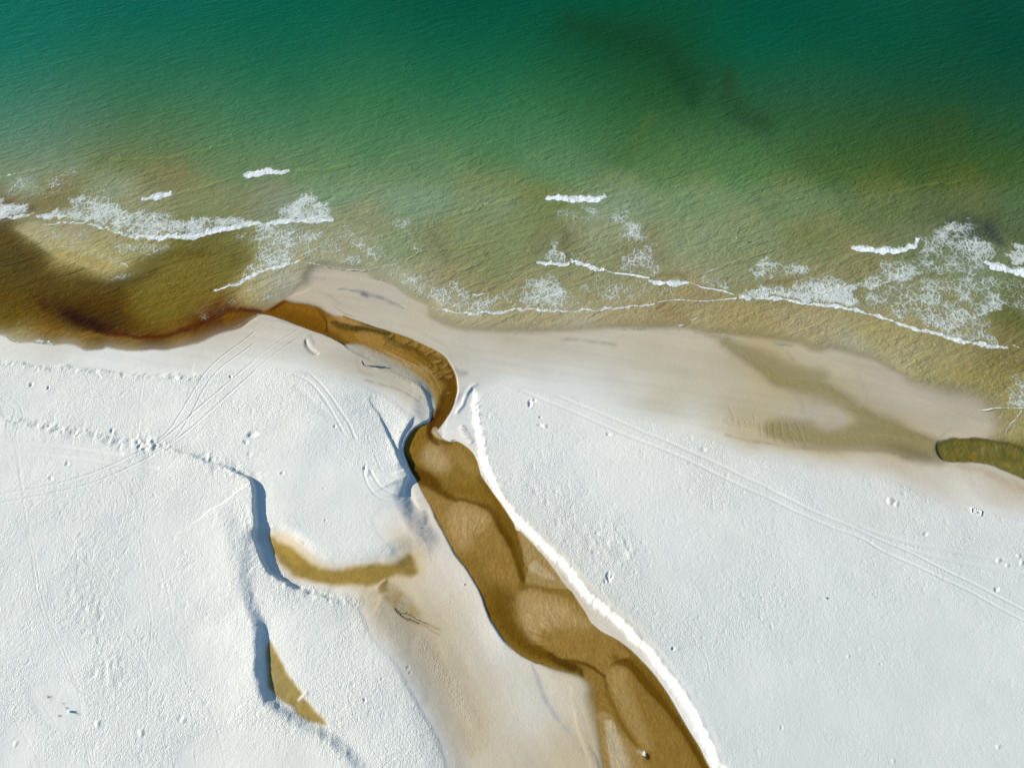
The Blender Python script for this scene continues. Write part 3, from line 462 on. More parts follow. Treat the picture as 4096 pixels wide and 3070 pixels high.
# --- stream colours: deep ribbons and pale bars
SB = np.zeros_like(WC) + lin((136, 106, 48))
SW = [(zD((-60, 150), (120, 210), (250, 150), (400, 105), (600, 110), (760, 190), (800, 300), (770, 470), (600, 420), (350, 330), (100, 270), (-80, 300)), 40, (122, 78, 16)), (zD((780, 200), (900, 270), (1200, 370), (1500, 470), (1800, 610), (1700, 760), (1400, 780), (1000, 600), (760, 470)), 60, (142, 104, 44))]
for P, sft, c in SW: paint(SB, mask(P, sft), c)
SBL = [  # (outline, soft, colour, amount)
 (zD((350, 180), (450, 130), (600, 135), (720, 170), (760, 260), (700, 300), (500, 240), (400, 220)), 30, (138, 92, 30), .7),
 (zD((795, 265), (860, 262), (1000, 320), (1200, 385), (1350, 440), (1200, 400), (1050, 370), (900, 340), (830, 300)), 12, (168, 134, 80), .9),
 (zD((1040, 440), (1120, 425), (1250, 450), (1400, 520), (1500, 600), (1600, 700), (1400, 660), (1150, 560), (1060, 500)), 20, (160, 122, 64), .8),
 (zD((1040, 560), (1150, 585), (1300, 650), (1450, 720), (1600, 830), (1720, 960), (1790, 1080), (1815, 1200), (1790, 1270), (1770, 1150), (1700, 1000), (1600, 900), (1450, 800), (1250, 715), (1100, 640)), 22, (192, 176, 148), .95),
 (zD((1600, 480), (1700, 545), (1800, 600), (1880, 660), (1820, 660), (1700, 590), (1610, 530)), 8, (160, 128, 76), .6),
 (zD((1400, 680), (1560, 760), (1700, 860), (1800, 960), (1850, 1080), (1830, 1180), (1770, 1120), (1730, 980), (1620, 860), (1480, 770)), 30, (172, 146, 94), .7),
 (zA((900, 1010), (1010, 1050), (1110, 1150), (1180, 1300), (1130, 1400), (950, 1400), (800, 1280), (780, 1120)), 60, (178, 152, 106), .9),
 (zA((1120, 1080), (1300, 1080), (1450, 1200), (1560, 1400), (1500, 1450), (1300, 1300), (1180, 1180)), 50, (158, 128, 72), .7),
 (zA((520, 900), (640, 800), (800, 740), (850, 820), (800, 1000), (700, 1200), (560, 1200), (515, 1050)), 50, (134, 98, 32), .7),
 (zA((930, 780), (965, 765), (1005, 800), (1015, 860), (1060, 920), (1120, 970), (1000, 930), (940, 880), (905, 830)), 7, (186, 168, 132), .95),
 (zB((130, 150), (260, 170), (400, 260), (440, 340), (430, 440), (470, 620), (520, 800), (470, 800), (390, 650), (320, 530), (250, 380), (170, 240)), 22, (156, 124, 70), .8),
 (zB((420, 140), (700, 100), (900, 200), (1000, 350), (900, 340), (700, 300), (500, 230)), 50, (128, 94, 34), .8),
 (zB((440, 430), (470, 365), (550, 322), (640, 322), (740, 345), (830, 380), (940, 435), (1000, 520), (1060, 640), (1130, 750), (1200, 880), (1260, 1030), (1300, 1180), (1310, 1290), (1300, 1400), (1250, 1700), (1000, 1800), (850, 1500), (700, 1180), (560, 950), (490, 800), (455, 600)), 7, (148, 116, 60), 1),
 (zB((700, 1500), (1000, 1350), (1320, 1450), (1300, 1800), (900, 1900), (750, 1700)), 150, (116, 84, 28), 1),
 (zB((460, 430), (550, 340), (700, 350), (830, 400), (950, 500), (900, 640), (780, 700), (650, 900), (560, 800), (480, 600)), 90, (176, 148, 98), .9),
 (zB((900, 900), (1200, 950), (1290, 1200), (1290, 1400), (1200, 1250), (1050, 1100)), 70, (148, 116, 58), .6),
 (zB((600, 1000), (800, 1000), (950, 1300), (1100, 1600), (950, 1600), (800, 1250)), 90, (122, 88, 28), .6),
 (zB((1295, 690), (1350, 685), (1430, 760), (1540, 880), (1660, 1020), (1780, 1180), (1900, 1350), (1800, 1370), (1600, 1350), (1450, 1320), (1385, 1290), (1400, 1200), (1430, 1130), (1390, 1080), (1360, 900), (1330, 800)), 8, (158, 132, 82), 1),
 (zB((1440, 1080), (1520, 1020), (1600, 1100), (1700, 1180), (1760, 1260), (1600, 1230), (1500, 1180), (1430, 1130)), 16, (180, 160, 122), .9),
 (zB((1330, 760), (1440, 840), (1480, 960), (1400, 1060), (1370, 960)), 20, (162, 138, 90), .8),
 (zC((248, 110), (270, 60), (330, 22), (400, 14), (500, 40), (620, 70), (740, 130), (840, 210), (930, 330), (1010, 390), (1100, 440), (1200, 520), (1260, 600), (1150, 640), (1080, 680), (1040, 770), (960, 700), (880, 665), (760, 640), (640, 622), (540, 560), (450, 500), (350, 400), (300, 300), (262, 210)), 7, (146, 114, 58), 1),
 (zC((260, 110), (340, 40), (480, 60), (650, 110), (760, 200), (900, 330), (700, 330), (500, 380), (420, 470), (350, 390), (280, 250)), 80, (178, 151, 102), .9),
 (zC((450, 420), (700, 420), (900, 540), (1000, 640), (860, 640), (600, 560)), 60, (150, 118, 60), .7),
 (zC((1050, 770), (1062, 730), (1110, 695), (1170, 690), (1230, 705), (1290, 760), (1380, 880), (1480, 980), (1600, 1120), (1700, 1250), (1800, 1420), (1900, 1600), (1960, 1750), (1600, 1750), (1450, 1593), (1440, 1470), (1370, 1420), (1270, 1310), (1200, 1200), (1150, 1080), (1110, 1000), (1075, 900)), 8, (138, 106, 50), 1),
 (zC((1060, 760), (1120, 700), (1220, 720), (1260, 860), (1320, 1050), (1420, 1300), (1430, 1430), (1300, 1310), (1180, 1100), (1090, 900)), 50, (164, 136, 84), .9),
 (zC((850, 750), (930, 720), (1010, 780), (1050, 900), (1100, 1030), (1180, 1200), (1250, 1330), (1400, 1450), (1250, 1400), (1120, 1180), (1040, 1090), (980, 1080), (930, 950), (890, 860)), 12, (140, 108, 52), .9),
 (zC((970, 1130), (1000, 1090), (1080, 1110), (1120, 1160), (1060, 1180), (1000, 1180)), 10, (160, 134, 84), .9),
 (zC((800, 870), (870, 900), (930, 1020), (990, 1150), (1030, 1230), (1060, 1400), (1085, 1593), (1090, 1750), (1000, 1750), (960, 1500), (900, 1330), (850, 1150), (820, 1000)), 30, (160, 132, 80), .95),
 (zC((1035, 1190), (1070, 1165), (1120, 1190), (1160, 1290), (1220, 1400), (1280, 1540), (1320, 1750), (1095, 1750), (1085, 1593), (1065, 1450), (1050, 1300)), 18, (188, 174, 142), .9),
 (zC((1150, 1240), (1250, 1350), (1350, 1450), (1420, 1600), (1450, 1750), (1300, 1750), (1240, 1550), (1190, 1400)), 24, (160, 132, 82), .7),
]
SST = [  # ribbons and one painted bank shadow (line, width, colour, amount)
 (zD((-80, 190), (0, 205), (80, 225), (180, 225), (260, 195), (330, 150), (400, 110)), [10, 9, 9, 8, 5, 3, 2], (92, 44, 12), .9), (zD((0, 250), (150, 250), (300, 290), (500, 350), (700, 430), (850, 500), (1000, 580)), [16, 14, 12, 14, 16, 14, 8], (112, 72, 12), .75),
 (zD((800, 330), (870, 360), (950, 385), (1040, 405)), [3, 9, 9, 4], (92, 66, 28), .85), (zD((1040, 390), (1100, 385), (1180, 395), (1300, 430), (1380, 455)), [7, 12, 11, 10, 4], (74, 58, 28), .9),
 (zD((1330, 490), (1390, 530), (1440, 570)), [8, 13, 7], (84, 66, 32), .8), (zD((1470, 560), (1560, 585), (1630, 600)), [6, 9, 7], (98, 72, 30), .75), (zD((1640, 620), (1690, 670), (1740, 700), (1790, 760), (1870, 795)), [7, 8, 6, 7, 8], (96, 66, 18), .75),
 (zD((1750, 650), (1830, 700), (1900, 740)), 9, (108, 80, 36), .6), (zD((1880, 880), (1940, 890), (1990, 870)), [8, 14, 8], (88, 60, 18), .8), (zD((1960, 780), (1985, 860), (2005, 950), (2010, 1040), (1985, 1130), (1940, 1210), (1890, 1290), (1840, 1360)), [8, 12, 18, 24, 28, 28, 26, 18], (98, 64, 10), .85),
 (zD((1890, 1080), (1930, 1000), (1960, 930)), [14, 12, 8], (92, 62, 14), .7), (zD((1820, 1210), (1860, 1150), (1900, 1100)), [12, 14, 12], (88, 58, 12), .7),
 (zA((1000, 560), (930, 640), (890, 720), (868, 800), (880, 880), (930, 960), (1000, 1010)), [14, 16, 12, 11, 10, 7, 5], (74, 40, 8), .95), (zA((950, 930), (1030, 960), (1120, 990), (1200, 1000)), [9, 8, 7, 3], (112, 82, 24), .8), (zA((1000, 700), (1080, 600), (1160, 480), (1200, 350), (1200, 240)), [12, 16, 16, 16, 12], (100, 66, 12), .8),
 (zA((520, 1220), (600, 1350), (700, 1440), (830, 1500), (950, 1600), (1000, 1650)), [7, 13, 18, 17, 14, 13], (92, 60, 10), .9), (zA((505, 1000), (500, 1100), (530, 1220), (590, 1350), (650, 1460)), [2, 4, 6, 7, 3], (52, 40, 20), .9),  # the thin near-black line paints the bank's shadow on the water
 (zB((100, 30), (200, 90), (300, 170), (420, 230), (540, 275)), [16, 15, 14, 10, 6], (96, 64, 12), .9), (zB((560, 290), (700, 305), (830, 340), (920, 390), (1000, 470), (1060, 580), (1130, 690), (1200, 810), (1260, 940), (1300, 1080), (1330, 1200), (1370, 1290)), [6, 7, 9, 12, 14, 15, 16, 16, 14, 12, 10, 7], (94, 62, 8), .95),
 (zB((900, 60), (1000, 240), (1120, 440), (1200, 580), (1260, 720), (1310, 900), (1350, 1060)), [16, 18, 18, 16, 14, 12, 8], (110, 78, 20), .7), (zB((1320, 1330), (1370, 1360), (1420, 1340)), [10, 12, 8], (112, 84, 36), .6), (zB((1390, 1310), (1500, 1330), (1650, 1370), (1800, 1400)), [5, 7, 9, 6], (128, 98, 44), .8),
 (zB((1000, 1650), (1100, 1550), (1250, 1500), (1270, 1600)), 24, (112, 80, 22), .6),
 (zC((80, 40), (110, 180), (190, 330), (300, 460), (430, 550), (560, 610), (640, 650)), [30, 30, 28, 24, 20, 16, 10], (102, 70, 12), .9), (zC((560, 600), (650, 660), (740, 700), (810, 745), (835, 790)), [10, 13, 14, 12, 9], (84, 54, 10), .95), (zC((640, 632), (750, 640), (860, 665), (950, 710), (1040, 780)), [5, 8, 7, 7, 5], (92, 60, 10), .95),
 (zC((790, 760), (840, 860), (900, 930), (925, 1000)), [6, 7, 7, 3], (130, 98, 44), .8), (zC((1030, 800), (1060, 930), (1100, 1020), (1150, 1110), (1230, 1270), (1320, 1390)), [5, 9, 10, 10, 12, 10], (116, 84, 28), .8),
 (zC((1130, 620), (1260, 690), (1380, 810), (1500, 950), (1620, 1120), (1740, 1290), (1840, 1450), (1930, 1620)), [16, 19, 19, 18, 16, 15, 13, 12], (98, 66, 8), .95), (zC((1560, 1100), (1700, 1290), (1800, 1480), (1880, 1640)), [3, 4, 4, 4], (124, 92, 32), .5), (zC((1150, 500), (1300, 600), (1430, 740), (1560, 900), (1680, 1090)), 12, (118, 86, 28), .5),
 (zC((980, 1230), (1000, 1350), (1030, 1480), (1060, 1600)), [5, 9, 9, 7], (138, 106, 52), .8), (zC((830, 930), (870, 1060), (930, 1180)), [12, 14, 8], (138, 108, 58), .5), (zC((1330, 1440), (1380, 1455)), [5, 6], (188, 172, 146), .9), (zC((1415, 1488), (1420, 1496)), 7, (72, 46, 8), 1),
]
for P, w, c, a in SST:
    sl_, k, _ = stroke(P, np.array(w) * 1.55)
    if sl_ is not None: paint(SB, (sl_, np.clip(k * 1.25, 0, 1)), c, a)
UJ = U + wn1 * 3; VJ = V + wn2 * 3
for P, sft, c, a in SBL: paint(SB, mask(P, sft), c, a)
UJ = U + wn1 * 7; VJ = V + wn2 * 7
for P, w, c, a in SST:
    sl_, k, _ = stroke(P, w)
    if sl_ is not None: paint(SB, (sl_, k), c, a * .65)
# combed sand streaks round the upper bend
Lc = np.array(zD((1100, 565), (1280, 640), (1480, 750), (1620, 850), (1720, 950), (1790, 1080), (1820, 1220))); Rc = np.array(zD((1350, 425), (1560, 490), (1760, 580), (1900, 670), (1975, 790), (2005, 940), (1990, 1100)))
q_ = random.Random(9)
for i in range(26):
    f = (i + q_.random()) / 26; a0, a1 = sorted((q_.random() * .75, .3 + q_.random() * .7)); P_ = spline(Lc * (1 - f) + Rc * f, 4); n_ = len(P_); P_ = P_[int(a0 * n_):max(int(a1 * n_), int(a0 * n_) + 4)]
    if len(P_) < 3: continue
    sl_, k, _ = stroke(P_, q_.uniform(1.6, 3.6), n=1, taper=.3)
    dk = i % 2; paint(SB, (sl_, k), (112, 78, 26) if dk else (190, 166, 124) if f < .45 else (158, 124, 66), .55 if f < .5 else .4)
for i in range(22):
    f = q_.uniform(.45, .97); P_ = spline(Lc * (1 - f) + Rc * f, 4); c_ = P_[int(q_.uniform(.05, .95) * (len(P_) - 1))]; r_ = q_.uniform(10, 22); a_ = q_.uniform(.2, 1.2)
    arc = [(c_[0] + r_ * math.cos(a_ + t_) * 1.3, c_[1] + r_ * math.sin(a_ + t_) * .8) for t_ in (-.9, -.45, 0, .45, .9)]
    sl_, k, _ = stroke(arc, q_.uniform(3, 5.5), taper=.3); paint(SB, (sl_, k), (84, 58, 20), .75)
    arc = [(p_[0] - 7, p_[1] - 5) for p_ in arc]; sl_, k, _ = stroke(arc, 4, taper=.3); paint(SB, (sl_, k), (168, 132, 72), .5)
# radial combing on the three big bars
for (cx_, cy_), rr_, a0, a1 in ((zB((700, 1000))[0], (60, 215), -2.6, -.9), (zC((800, 480))[0], (60, 235), 2.4, 4.6), (zC((1350, 1150))[0], (60, 230), 3.4, 4.5)):
    for i in range(46):
        a_ = a0 + (a1 - a0) * (i + q_.random()) / 46; r0_ = rr_[0] + q_.random() * 70; r1_ = rr_[1] * q_.uniform(.75, 1.0)
        arc = [(cx_ + r * math.cos(a_ + (r - r0_) * .0012), cy_ + r * math.sin(a_ + (r - r0_) * .0012)) for r in np.linspace(r0_, r1_, 4)]
        sl_, k, _ = stroke(arc, q_.uniform(1.8, 3.4), n=2, taper=.3); SB[sl_] *= (1 + (.20 if i % 2 else -.13) * k)[..., None]
lt = sstep(SB[..., 1:2] / .3); SB *= (1 - lt) * np.array([.97, 1.08, .85], np.float32) + lt * np.array([1.0, 1.0, 1.0], np.float32)
flow = fbm((X * .35 + Y) / 1.4, (X - Y * .35) / .28, 131, 3)
SB *= (1 + .09 * blotch + .12 * flow + .06 * fbm(X / .35, Y / .35, 271, 2))[..., None]
for P in [zD((600 + i * 26, 130 + i * 6), (690 + i * 8, 260), (745 + i * 2, 340), (740 + i * 4, 440 - i * 4)) for i in range(6)]:
    sl_, k, _ = stroke(P, 1.5, jit=False); SB[sl_] *= (1 - .3 * k)[..., None]
Zrip = np.zeros_like(Z)
for P, w in [(zD((1370, 460), (1480, 530), (1600, 570), (1650, 600)), 13), (zD((1200, 410), (1330, 440)), 12), (zD((1300, 560), (1420, 610)), 14), (zD((1760, 700), (1880, 760)), 14)]:
    sl_, k, _ = stroke(P, w); SB[sl_] *= (1 + .22 * k * np.sin(U[sl_] * .75 + V[sl_] * .25 + wn1[sl_] * 3))[..., None]
# lagoon ribbons
paint(WC, mask(t5((-200, 530), (120, 540), (200, 640), (330, 780), (450, 860), (600, 930), (750, 980), (900, 1010), (1100, 970), (1300, 880), (1500, 800), (1850, 740), (1950, 850), (1950, 1050), (1750, 1200), (1500, 1380), (1250, 1500), (900, 1500), (500, 1440), (-200, 1420)), 60), (92, 70, 16), .35)
paint(WC, mask(t5((1350, 880), (1600, 800), (1900, 820), (1950, 1000), (1800, 1180), (1550, 1350), (1300, 1400), (1150, 1250), (1150, 1050)), 120), (122, 102, 42), .8)
paint(WC, mask(t5((130, 590), (250, 540), (420, 560), (700, 700), (1000, 840), (1090, 910), (1000, 945), (860, 955), (740, 930), (560, 860), (430, 800), (320, 700), (200, 640)), 22), (180, 165, 130), .95)
paint(WC, mask(t5((430, 800), (560, 850), (760, 930), (900, 955), (1000, 930), (900, 870), (700, 820), (520, 770)), 26), (178, 150, 102), .8)
paint(WC, mask(zD((-260, 260), (-100, 205), (0, 205), (120, 222), (200, 215), (280, 180), (350, 125), (420, 100), (560, 110), (600, 200), (560, 420), (400, 350), (290, 308), (180, 278), (80, 270), (0, 294), (-120, 350), (-240, 400)), 16), (120, 78, 18), .95)
for P, w, c, a in [(t5((800, 1450), (1000, 1490), (1200, 1530), (1400, 1520), (1600, 1470), (1800, 1380), (1950, 1300), (2100, 1285), (2250, 1310)), [14, 10, 9, 10, 15, 17, 15, 12, 8], (84, 38, 12), .9), (t5((380, 1230), (520, 1280), (640, 1340), (780, 1400), (950, 1450)), [30, 44, 52, 46, 20], (62, 34, 12), .8), (t5((560, 1330), (700, 1390), (850, 1440)), [20, 30, 26], (40, 18, 12), .8), (t5((100, 700), (250, 900), (400, 1080), (450, 1250)), [40, 50, 50, 30], (84, 58, 12), .6),
                   (t5((0, 540), (60, 620), (40, 700)), 20, (82, 58, 10), .6), (t5((700, 1060), (900, 1080), (1150, 1040), (1350, 950)), 16, (78, 56, 20), .6), (t5((400, 1480), (560, 1500), (760, 1510), (1000, 1540), (1200, 1570)), 9, (138, 100, 44), .6), (t5((1300, 850), (1500, 800), (1750, 800)), 18, (96, 78, 26), .7),
                   (t5((340, 410), (420, 330), (500, 250), (560, 230)), 18, (138, 104, 50), .6), (t5((100, 440), (200, 430), (290, 420)), 11, (96, 62, 36), .8), (t5((650, 370), (500, 400)), 12, (142, 116, 66), .5),
                   (t7((450, 640), (460, 740), (500, 850)), 16, (112, 80, 26), .7), (t7((1300, 1000), (1420, 985), (1500, 1010)), 9, (128, 98, 32), .8), (t7((1300, 1250), (1400, 1330), (1500, 1380)), 22, (156, 118, 60), .5), (t8((0, 1060), (120, 1050), (240, 1020)), 8, (138, 98, 32), .8),
                   (t6((1480, 640), (1560, 720), (1620, 800), (1640, 860)), 14, (124, 104, 46), .6), (t6((1650, 900), (1700, 1000), (1720, 1080)), 14, (152, 118, 52), .6), (t8((1840, 560), (1950, 640), (2020, 730)), [12, 22, 14], (40, 44, 34), .8), (t8((1560, 500), (1700, 540)), 12, (62, 68, 44), .6),
                   (TF(2048, 0, 2.159)((500, 200), (850, 300), (1150, 360), (1300, 440), (1400, 560), (1520, 700), (1560, 850)), [60, 90, 80, 60, 64, 80, 40], (22, 66, 34), .55), (TF(2048, 0, 2.159)((1880, 640), (1880, 850), (1980, 980), (2211, 1080)), [34, 50, 66, 44], (38, 72, 42), .55), (TF(2048, 0, 2.159)((1200, 1020), (1080, 1200), (1000, 1400)), 26, (78, 108, 56), .5),
                   (TF(3072, 0, 2.159)((1400, 1600), (1550, 1520), (1700, 1480)), 40, (92, 104, 42), .3), (TF(3072, 0, 2.159)((1500, 1050), (1620, 1060)), 50, (56, 82, 32), .35), (t8((0, 90), (60, 60)), 20, (96, 118, 60), .1)]:
    sl_, k, _ = stroke(P, w)
    if sl_ is not None: paint(WC, (sl_, k), c, a)

# ------------------------------------------------------------------ foam
wn3 = fbm(X / 1.1, Y / 1.1, 191, 3); wn4 = fbm(X / 1.1 + 9, Y / 1.1 + 70, 195, 3)
UJ0, VJ0 = UJ, VJ; UJ = U + wn1 * 30 + wn3 * 12; VJ = V + wn2 * 22 + wn4 * 12
FD = np.zeros_like(Z); CR = np.zeros_like(Z); RID = np.zeros_like(Z)
def foam(P, dns, soft=26): 
    sl_, k = mask(P, soft, 3); FD[sl_] = np.maximum(FD[sl_], k * dns)
FP = [
 (t5((50, 250), (120, 170), (300, 110), (480, 80), (560, 50), (700, 60), (720, 170), (640, 240), (560, 300), (400, 330), (250, 370), (120, 360), (0, 340), (-60, 300)), .36, 22), (t5((250, 200), (400, 140), (560, 100), (640, 180), (560, 260), (400, 260)), .42, 24),
 (t5((440, 490), (560, 390), (620, 310), (740, 290), (850, 300), (1000, 350), (1100, 400), (1250, 400), (1450, 430), (1650, 490), (1850, 480), (2100, 490), (2211, 530), (2211, 580), (1900, 630), (1700, 665), (1440, 680), (1160, 660), (1000, 620), (830, 560), (640, 540)), .56, 26),
 (t5((650, 340), (900, 330), (1100, 430), (1000, 560), (700, 480)), .60, 30), (t5((700, 300), (720, 180), (900, 220), (1100, 150), (1200, 240), (1190, 350), (1000, 320)), .34, 20),
 (t5((-60, 350), (120, 370), (240, 390), (240, 470), (150, 505), (-60, 510)), .66, 18), (t5((1750, 500), (1900, 480), (2080, 500), (2211, 550), (1900, 600), (1750, 560)), .6, 18), (t5((1500, 320), (1600, 430), (1700, 320), (1690, 460), (1480, 400)), .33, 16),
 (t5((300, 490), (430, 440), (520, 400), (560, 490)), .62, 10), (t5((300, 560), (450, 560), (640, 550), (850, 580), (1000, 640), (1160, 690), (1400, 700), (1700, 690), (2000, 640), (2211, 600), (2211, 720), (1850, 720), (1700, 760), (1500, 760), (1400, 820), (1280, 870), (1120, 900), (960, 820), (700, 760), (400, 720), (260, 660)), .37, 24),
 (t5((1000, 690), (1400, 720), (1380, 820), (1200, 880), (1050, 850)), .42, 26), (t5((830, 1010), (1000, 960), (1180, 900), (1240, 950), (1100, 1050), (950, 1065)), .36, 20), (t5((2080, 1000), (2100, 900), (2211, 820)) + t6((0, 560), (180, 560), (400, 570), (600, 620), (560, 720), (380, 860), (200, 930), (0, 1000)), .52, 16),
 (t6((90, 550), (190, 470), (240, 390), (330, 350), (440, 270), (520, 300), (600, 380), (640, 430), (700, 520), (500, 535), (300, 540)), .6, 14), (t6((420, 860), (600, 640), (780, 520), (900, 580), (1100, 700), (1250, 880), (1100, 920), (870, 950), (700, 940), (560, 910)), .41, 26), (t6((850, 680), (1000, 660), (1150, 820), (950, 860)), .47, 26),
 (t6((1110, 510), (1280, 490), (1340, 550), (1430, 700), (1490, 790), (1380, 800), (1250, 650)), .40, 16), (t6((1300, 830), (1500, 810), (1540, 960), (1400, 1000), (1100, 950)), .31, 20),
 (t6((1100, 950), (1300, 950), (1500, 1000), (1600, 1080), (1700, 1010), (1850, 1130), (2000, 1140), (2211, 1080), (2211, 1300), (1860, 1325), (1600, 1280), (1380, 1200), (1210, 1100)), .41, 24), (t6((1650, 1080), (1720, 1020), (1900, 1170), (2211, 1120), (2211, 1280), (1900, 1280)), .46, 26), (t6((430, 250), (440, 350), (560, 330)), .3, 10),
 (t7((400, 430), (560, 380), (800, 350), (960, 365), (1060, 450), (1150, 570), (1230, 680), (1290, 790), (1200, 780), (1050, 740), (900, 700), (860, 560), (700, 540), (500, 620), (420, 540)), .40, 16), (t7((740, 400), (930, 370), (1060, 460), (1140, 600), (1250, 740), (1100, 720), (950, 620), (800, 480)), .47, 22),
 (t7((900, 880), (1000, 760), (1200, 760), (1300, 970), (1200, 1010), (1000, 990)), .48, 20), (t7((290, 890), (310, 760), (400, 650), (420, 760), (470, 880)), .5, 14), (t7((500, 890), (540, 820), (610, 780), (700, 890), (800, 940), (650, 910)), .47, 12), (t7((1250, 780), (1500, 760), (1600, 850), (1560, 960), (1380, 940)), .27, 30),
 (t7((-40, 1130), (60, 1060), (180, 980), (330, 945), (440, 1000), (500, 1120), (640, 1230), (720, 1290), (400, 1310), (0, 1300)), .41, 22), (t7((120, 1060), (300, 950), (440, 1010), (450, 1120), (400, 1230), (280, 1180)), .5, 20), (t7((700, 970), (900, 990), (1200, 1020), (1400, 1090), (1300, 1220), (1180, 1250), (900, 1270), (720, 1280), (560, 1130)), .36, 26), (t7((1150, 1100), (1450, 1090), (1450, 1210), (1250, 1225)), .33, 20),
 (t7((1640, 1060), (1620, 990), (1780, 930), (1850, 1040), (1900, 1130)), .42, 14), (t7((1940, 1185), (2000, 1110), (2150, 1080), (2211, 1100), (2211, 1195)), .56, 14), (t7((1700, 1020), (1900, 950), (2100, 960), (2100, 1060), (1900, 1100)), .3, 20), (t7((2080, 1040), (2090, 900), (2180, 830)) + t8((0, 850), (120, 880), (280, 900), (380, 940), (300, 990), (200, 1020), (0, 1035)), .5, 12),
 (t8((-30, 1100), (150, 1080), (250, 1020), (400, 980), (620, 985), (700, 1030), (780, 1060), (760, 1180), (830, 1300), (600, 1265), (400, 1235), (180, 1205), (0, 1180)), .52, 16), (t8((740, 1020), (850, 1000), (950, 900), (1100, 860), (1280, 830), (1350, 740), (1400, 640), (1480, 560), (1600, 490), (1760, 540), (1850, 620), (1950, 700), (2020, 760), (1950, 880), (1900, 880), (1930, 960), (1800, 1000), (1500, 1000), (1200, 1050), (900, 1130), (780, 1100)), .50, 18),
 (t8((1300, 720), (1420, 600), (1560, 560), (1750, 560), (1850, 700), (1900, 860), (1700, 820), (1500, 860), (1300, 820)), .55, 24), (t8((780, 1150), (950, 1100), (1300, 1000), (1700, 980), (1950, 980), (2211, 1010), (2300, 1100), (2211, 1350), (2050, 1280), (1950, 1380), (2000, 1560), (1900, 1600), (1600, 1540), (1300, 1430), (1000, 1340), (830, 1300)), .42, 26), (t8((1400, 1250), (1700, 1200), (1900, 1400), (1950, 1580), (1600, 1520), (1380, 1420)), .45, 30),
 (t8((2060, 850), (2100, 770), (2150, 735), (2300, 740), (2300, 900), (2100, 890)), .6, 10), (t9((300, 50), (380, 20), (440, 60), (420, 85)), .6, 8), (t9((0, 0), (80, 20), (180, 30), (200, 60), (100, 45), (0, 0)), .5, 8), (t9((550, 80), (640, 75), (680, 100), (620, 100)), .45, 8),
 (t6((0, 1060), (120, 1080), (300, 1090), (400, 1080), (200, 1160), (50, 1250), (-80, 1230), (-300, 1330), (-340, 1280), (-160, 1160)), .3, 14), (t12((2060, 560), (2080, 400), (2120, 310), (2300, 380), (2300, 620), (2100, 610)), .4, 18), (t12((1800, 1000), (2000, 960), (2211, 1000), (2000, 1000)), .33, 10), (t5((1620, 1330), (1700, 1250), (1850, 1190), (1850, 1300), (1750, 1370)), .28, 12)]
for P, dns, sft in FP: foam(P, dns, sft * 2.5)
FD = FD * (1.03 + .10 * sstep((V - 1080) / 80)); FD *= .97 + .42 * fbm(X / 3.2, Y / 2.6, 201, 4)
UJ, VJ = UJ0, VJ0
# weak old scum on the shallow swash: thin curls
OLD = np.zeros_like(Z)
for P, a in [(t8((0, 1240), (400, 1270), (800, 1350), (1300, 1470), (1900, 1640), (2300, 1700)) + t12((2400, 300), (2211, 560), (1960, 630), (1700, 600), (1400, 540), (1200, 440), (1000, 230), (750, 60), (400, 20), (0, -30)), 1.0), (t7((-60, 1320), (300, 1330), (700, 1330), (900, 1400), (700, 1470), (300, 1490), (0, 1490)), .9), (t6((1250, 1120), (1500, 1260), (1900, 1350), (2211, 1330), (2211, 1490), (1900, 1480), (1650, 1440), (1480, 1330)), .7), (t7((1400, 1250), (1900, 1230), (2250, 1230), (2250, 1500), (1900, 1500), (1500, 1400)), .8), (t5((-60, 560), (500, 560), (1000, 720), (1400, 800), (900, 940), (400, 800)), .4)]:
    sl_, k = mask(P, 60, 3); OLD[sl_] = np.maximum(OLD[sl_], k * a)
OLD *= np.clip(.75 + fbm(X / 6, Y / 6, 151, 3) * 1.1, 0, 1)
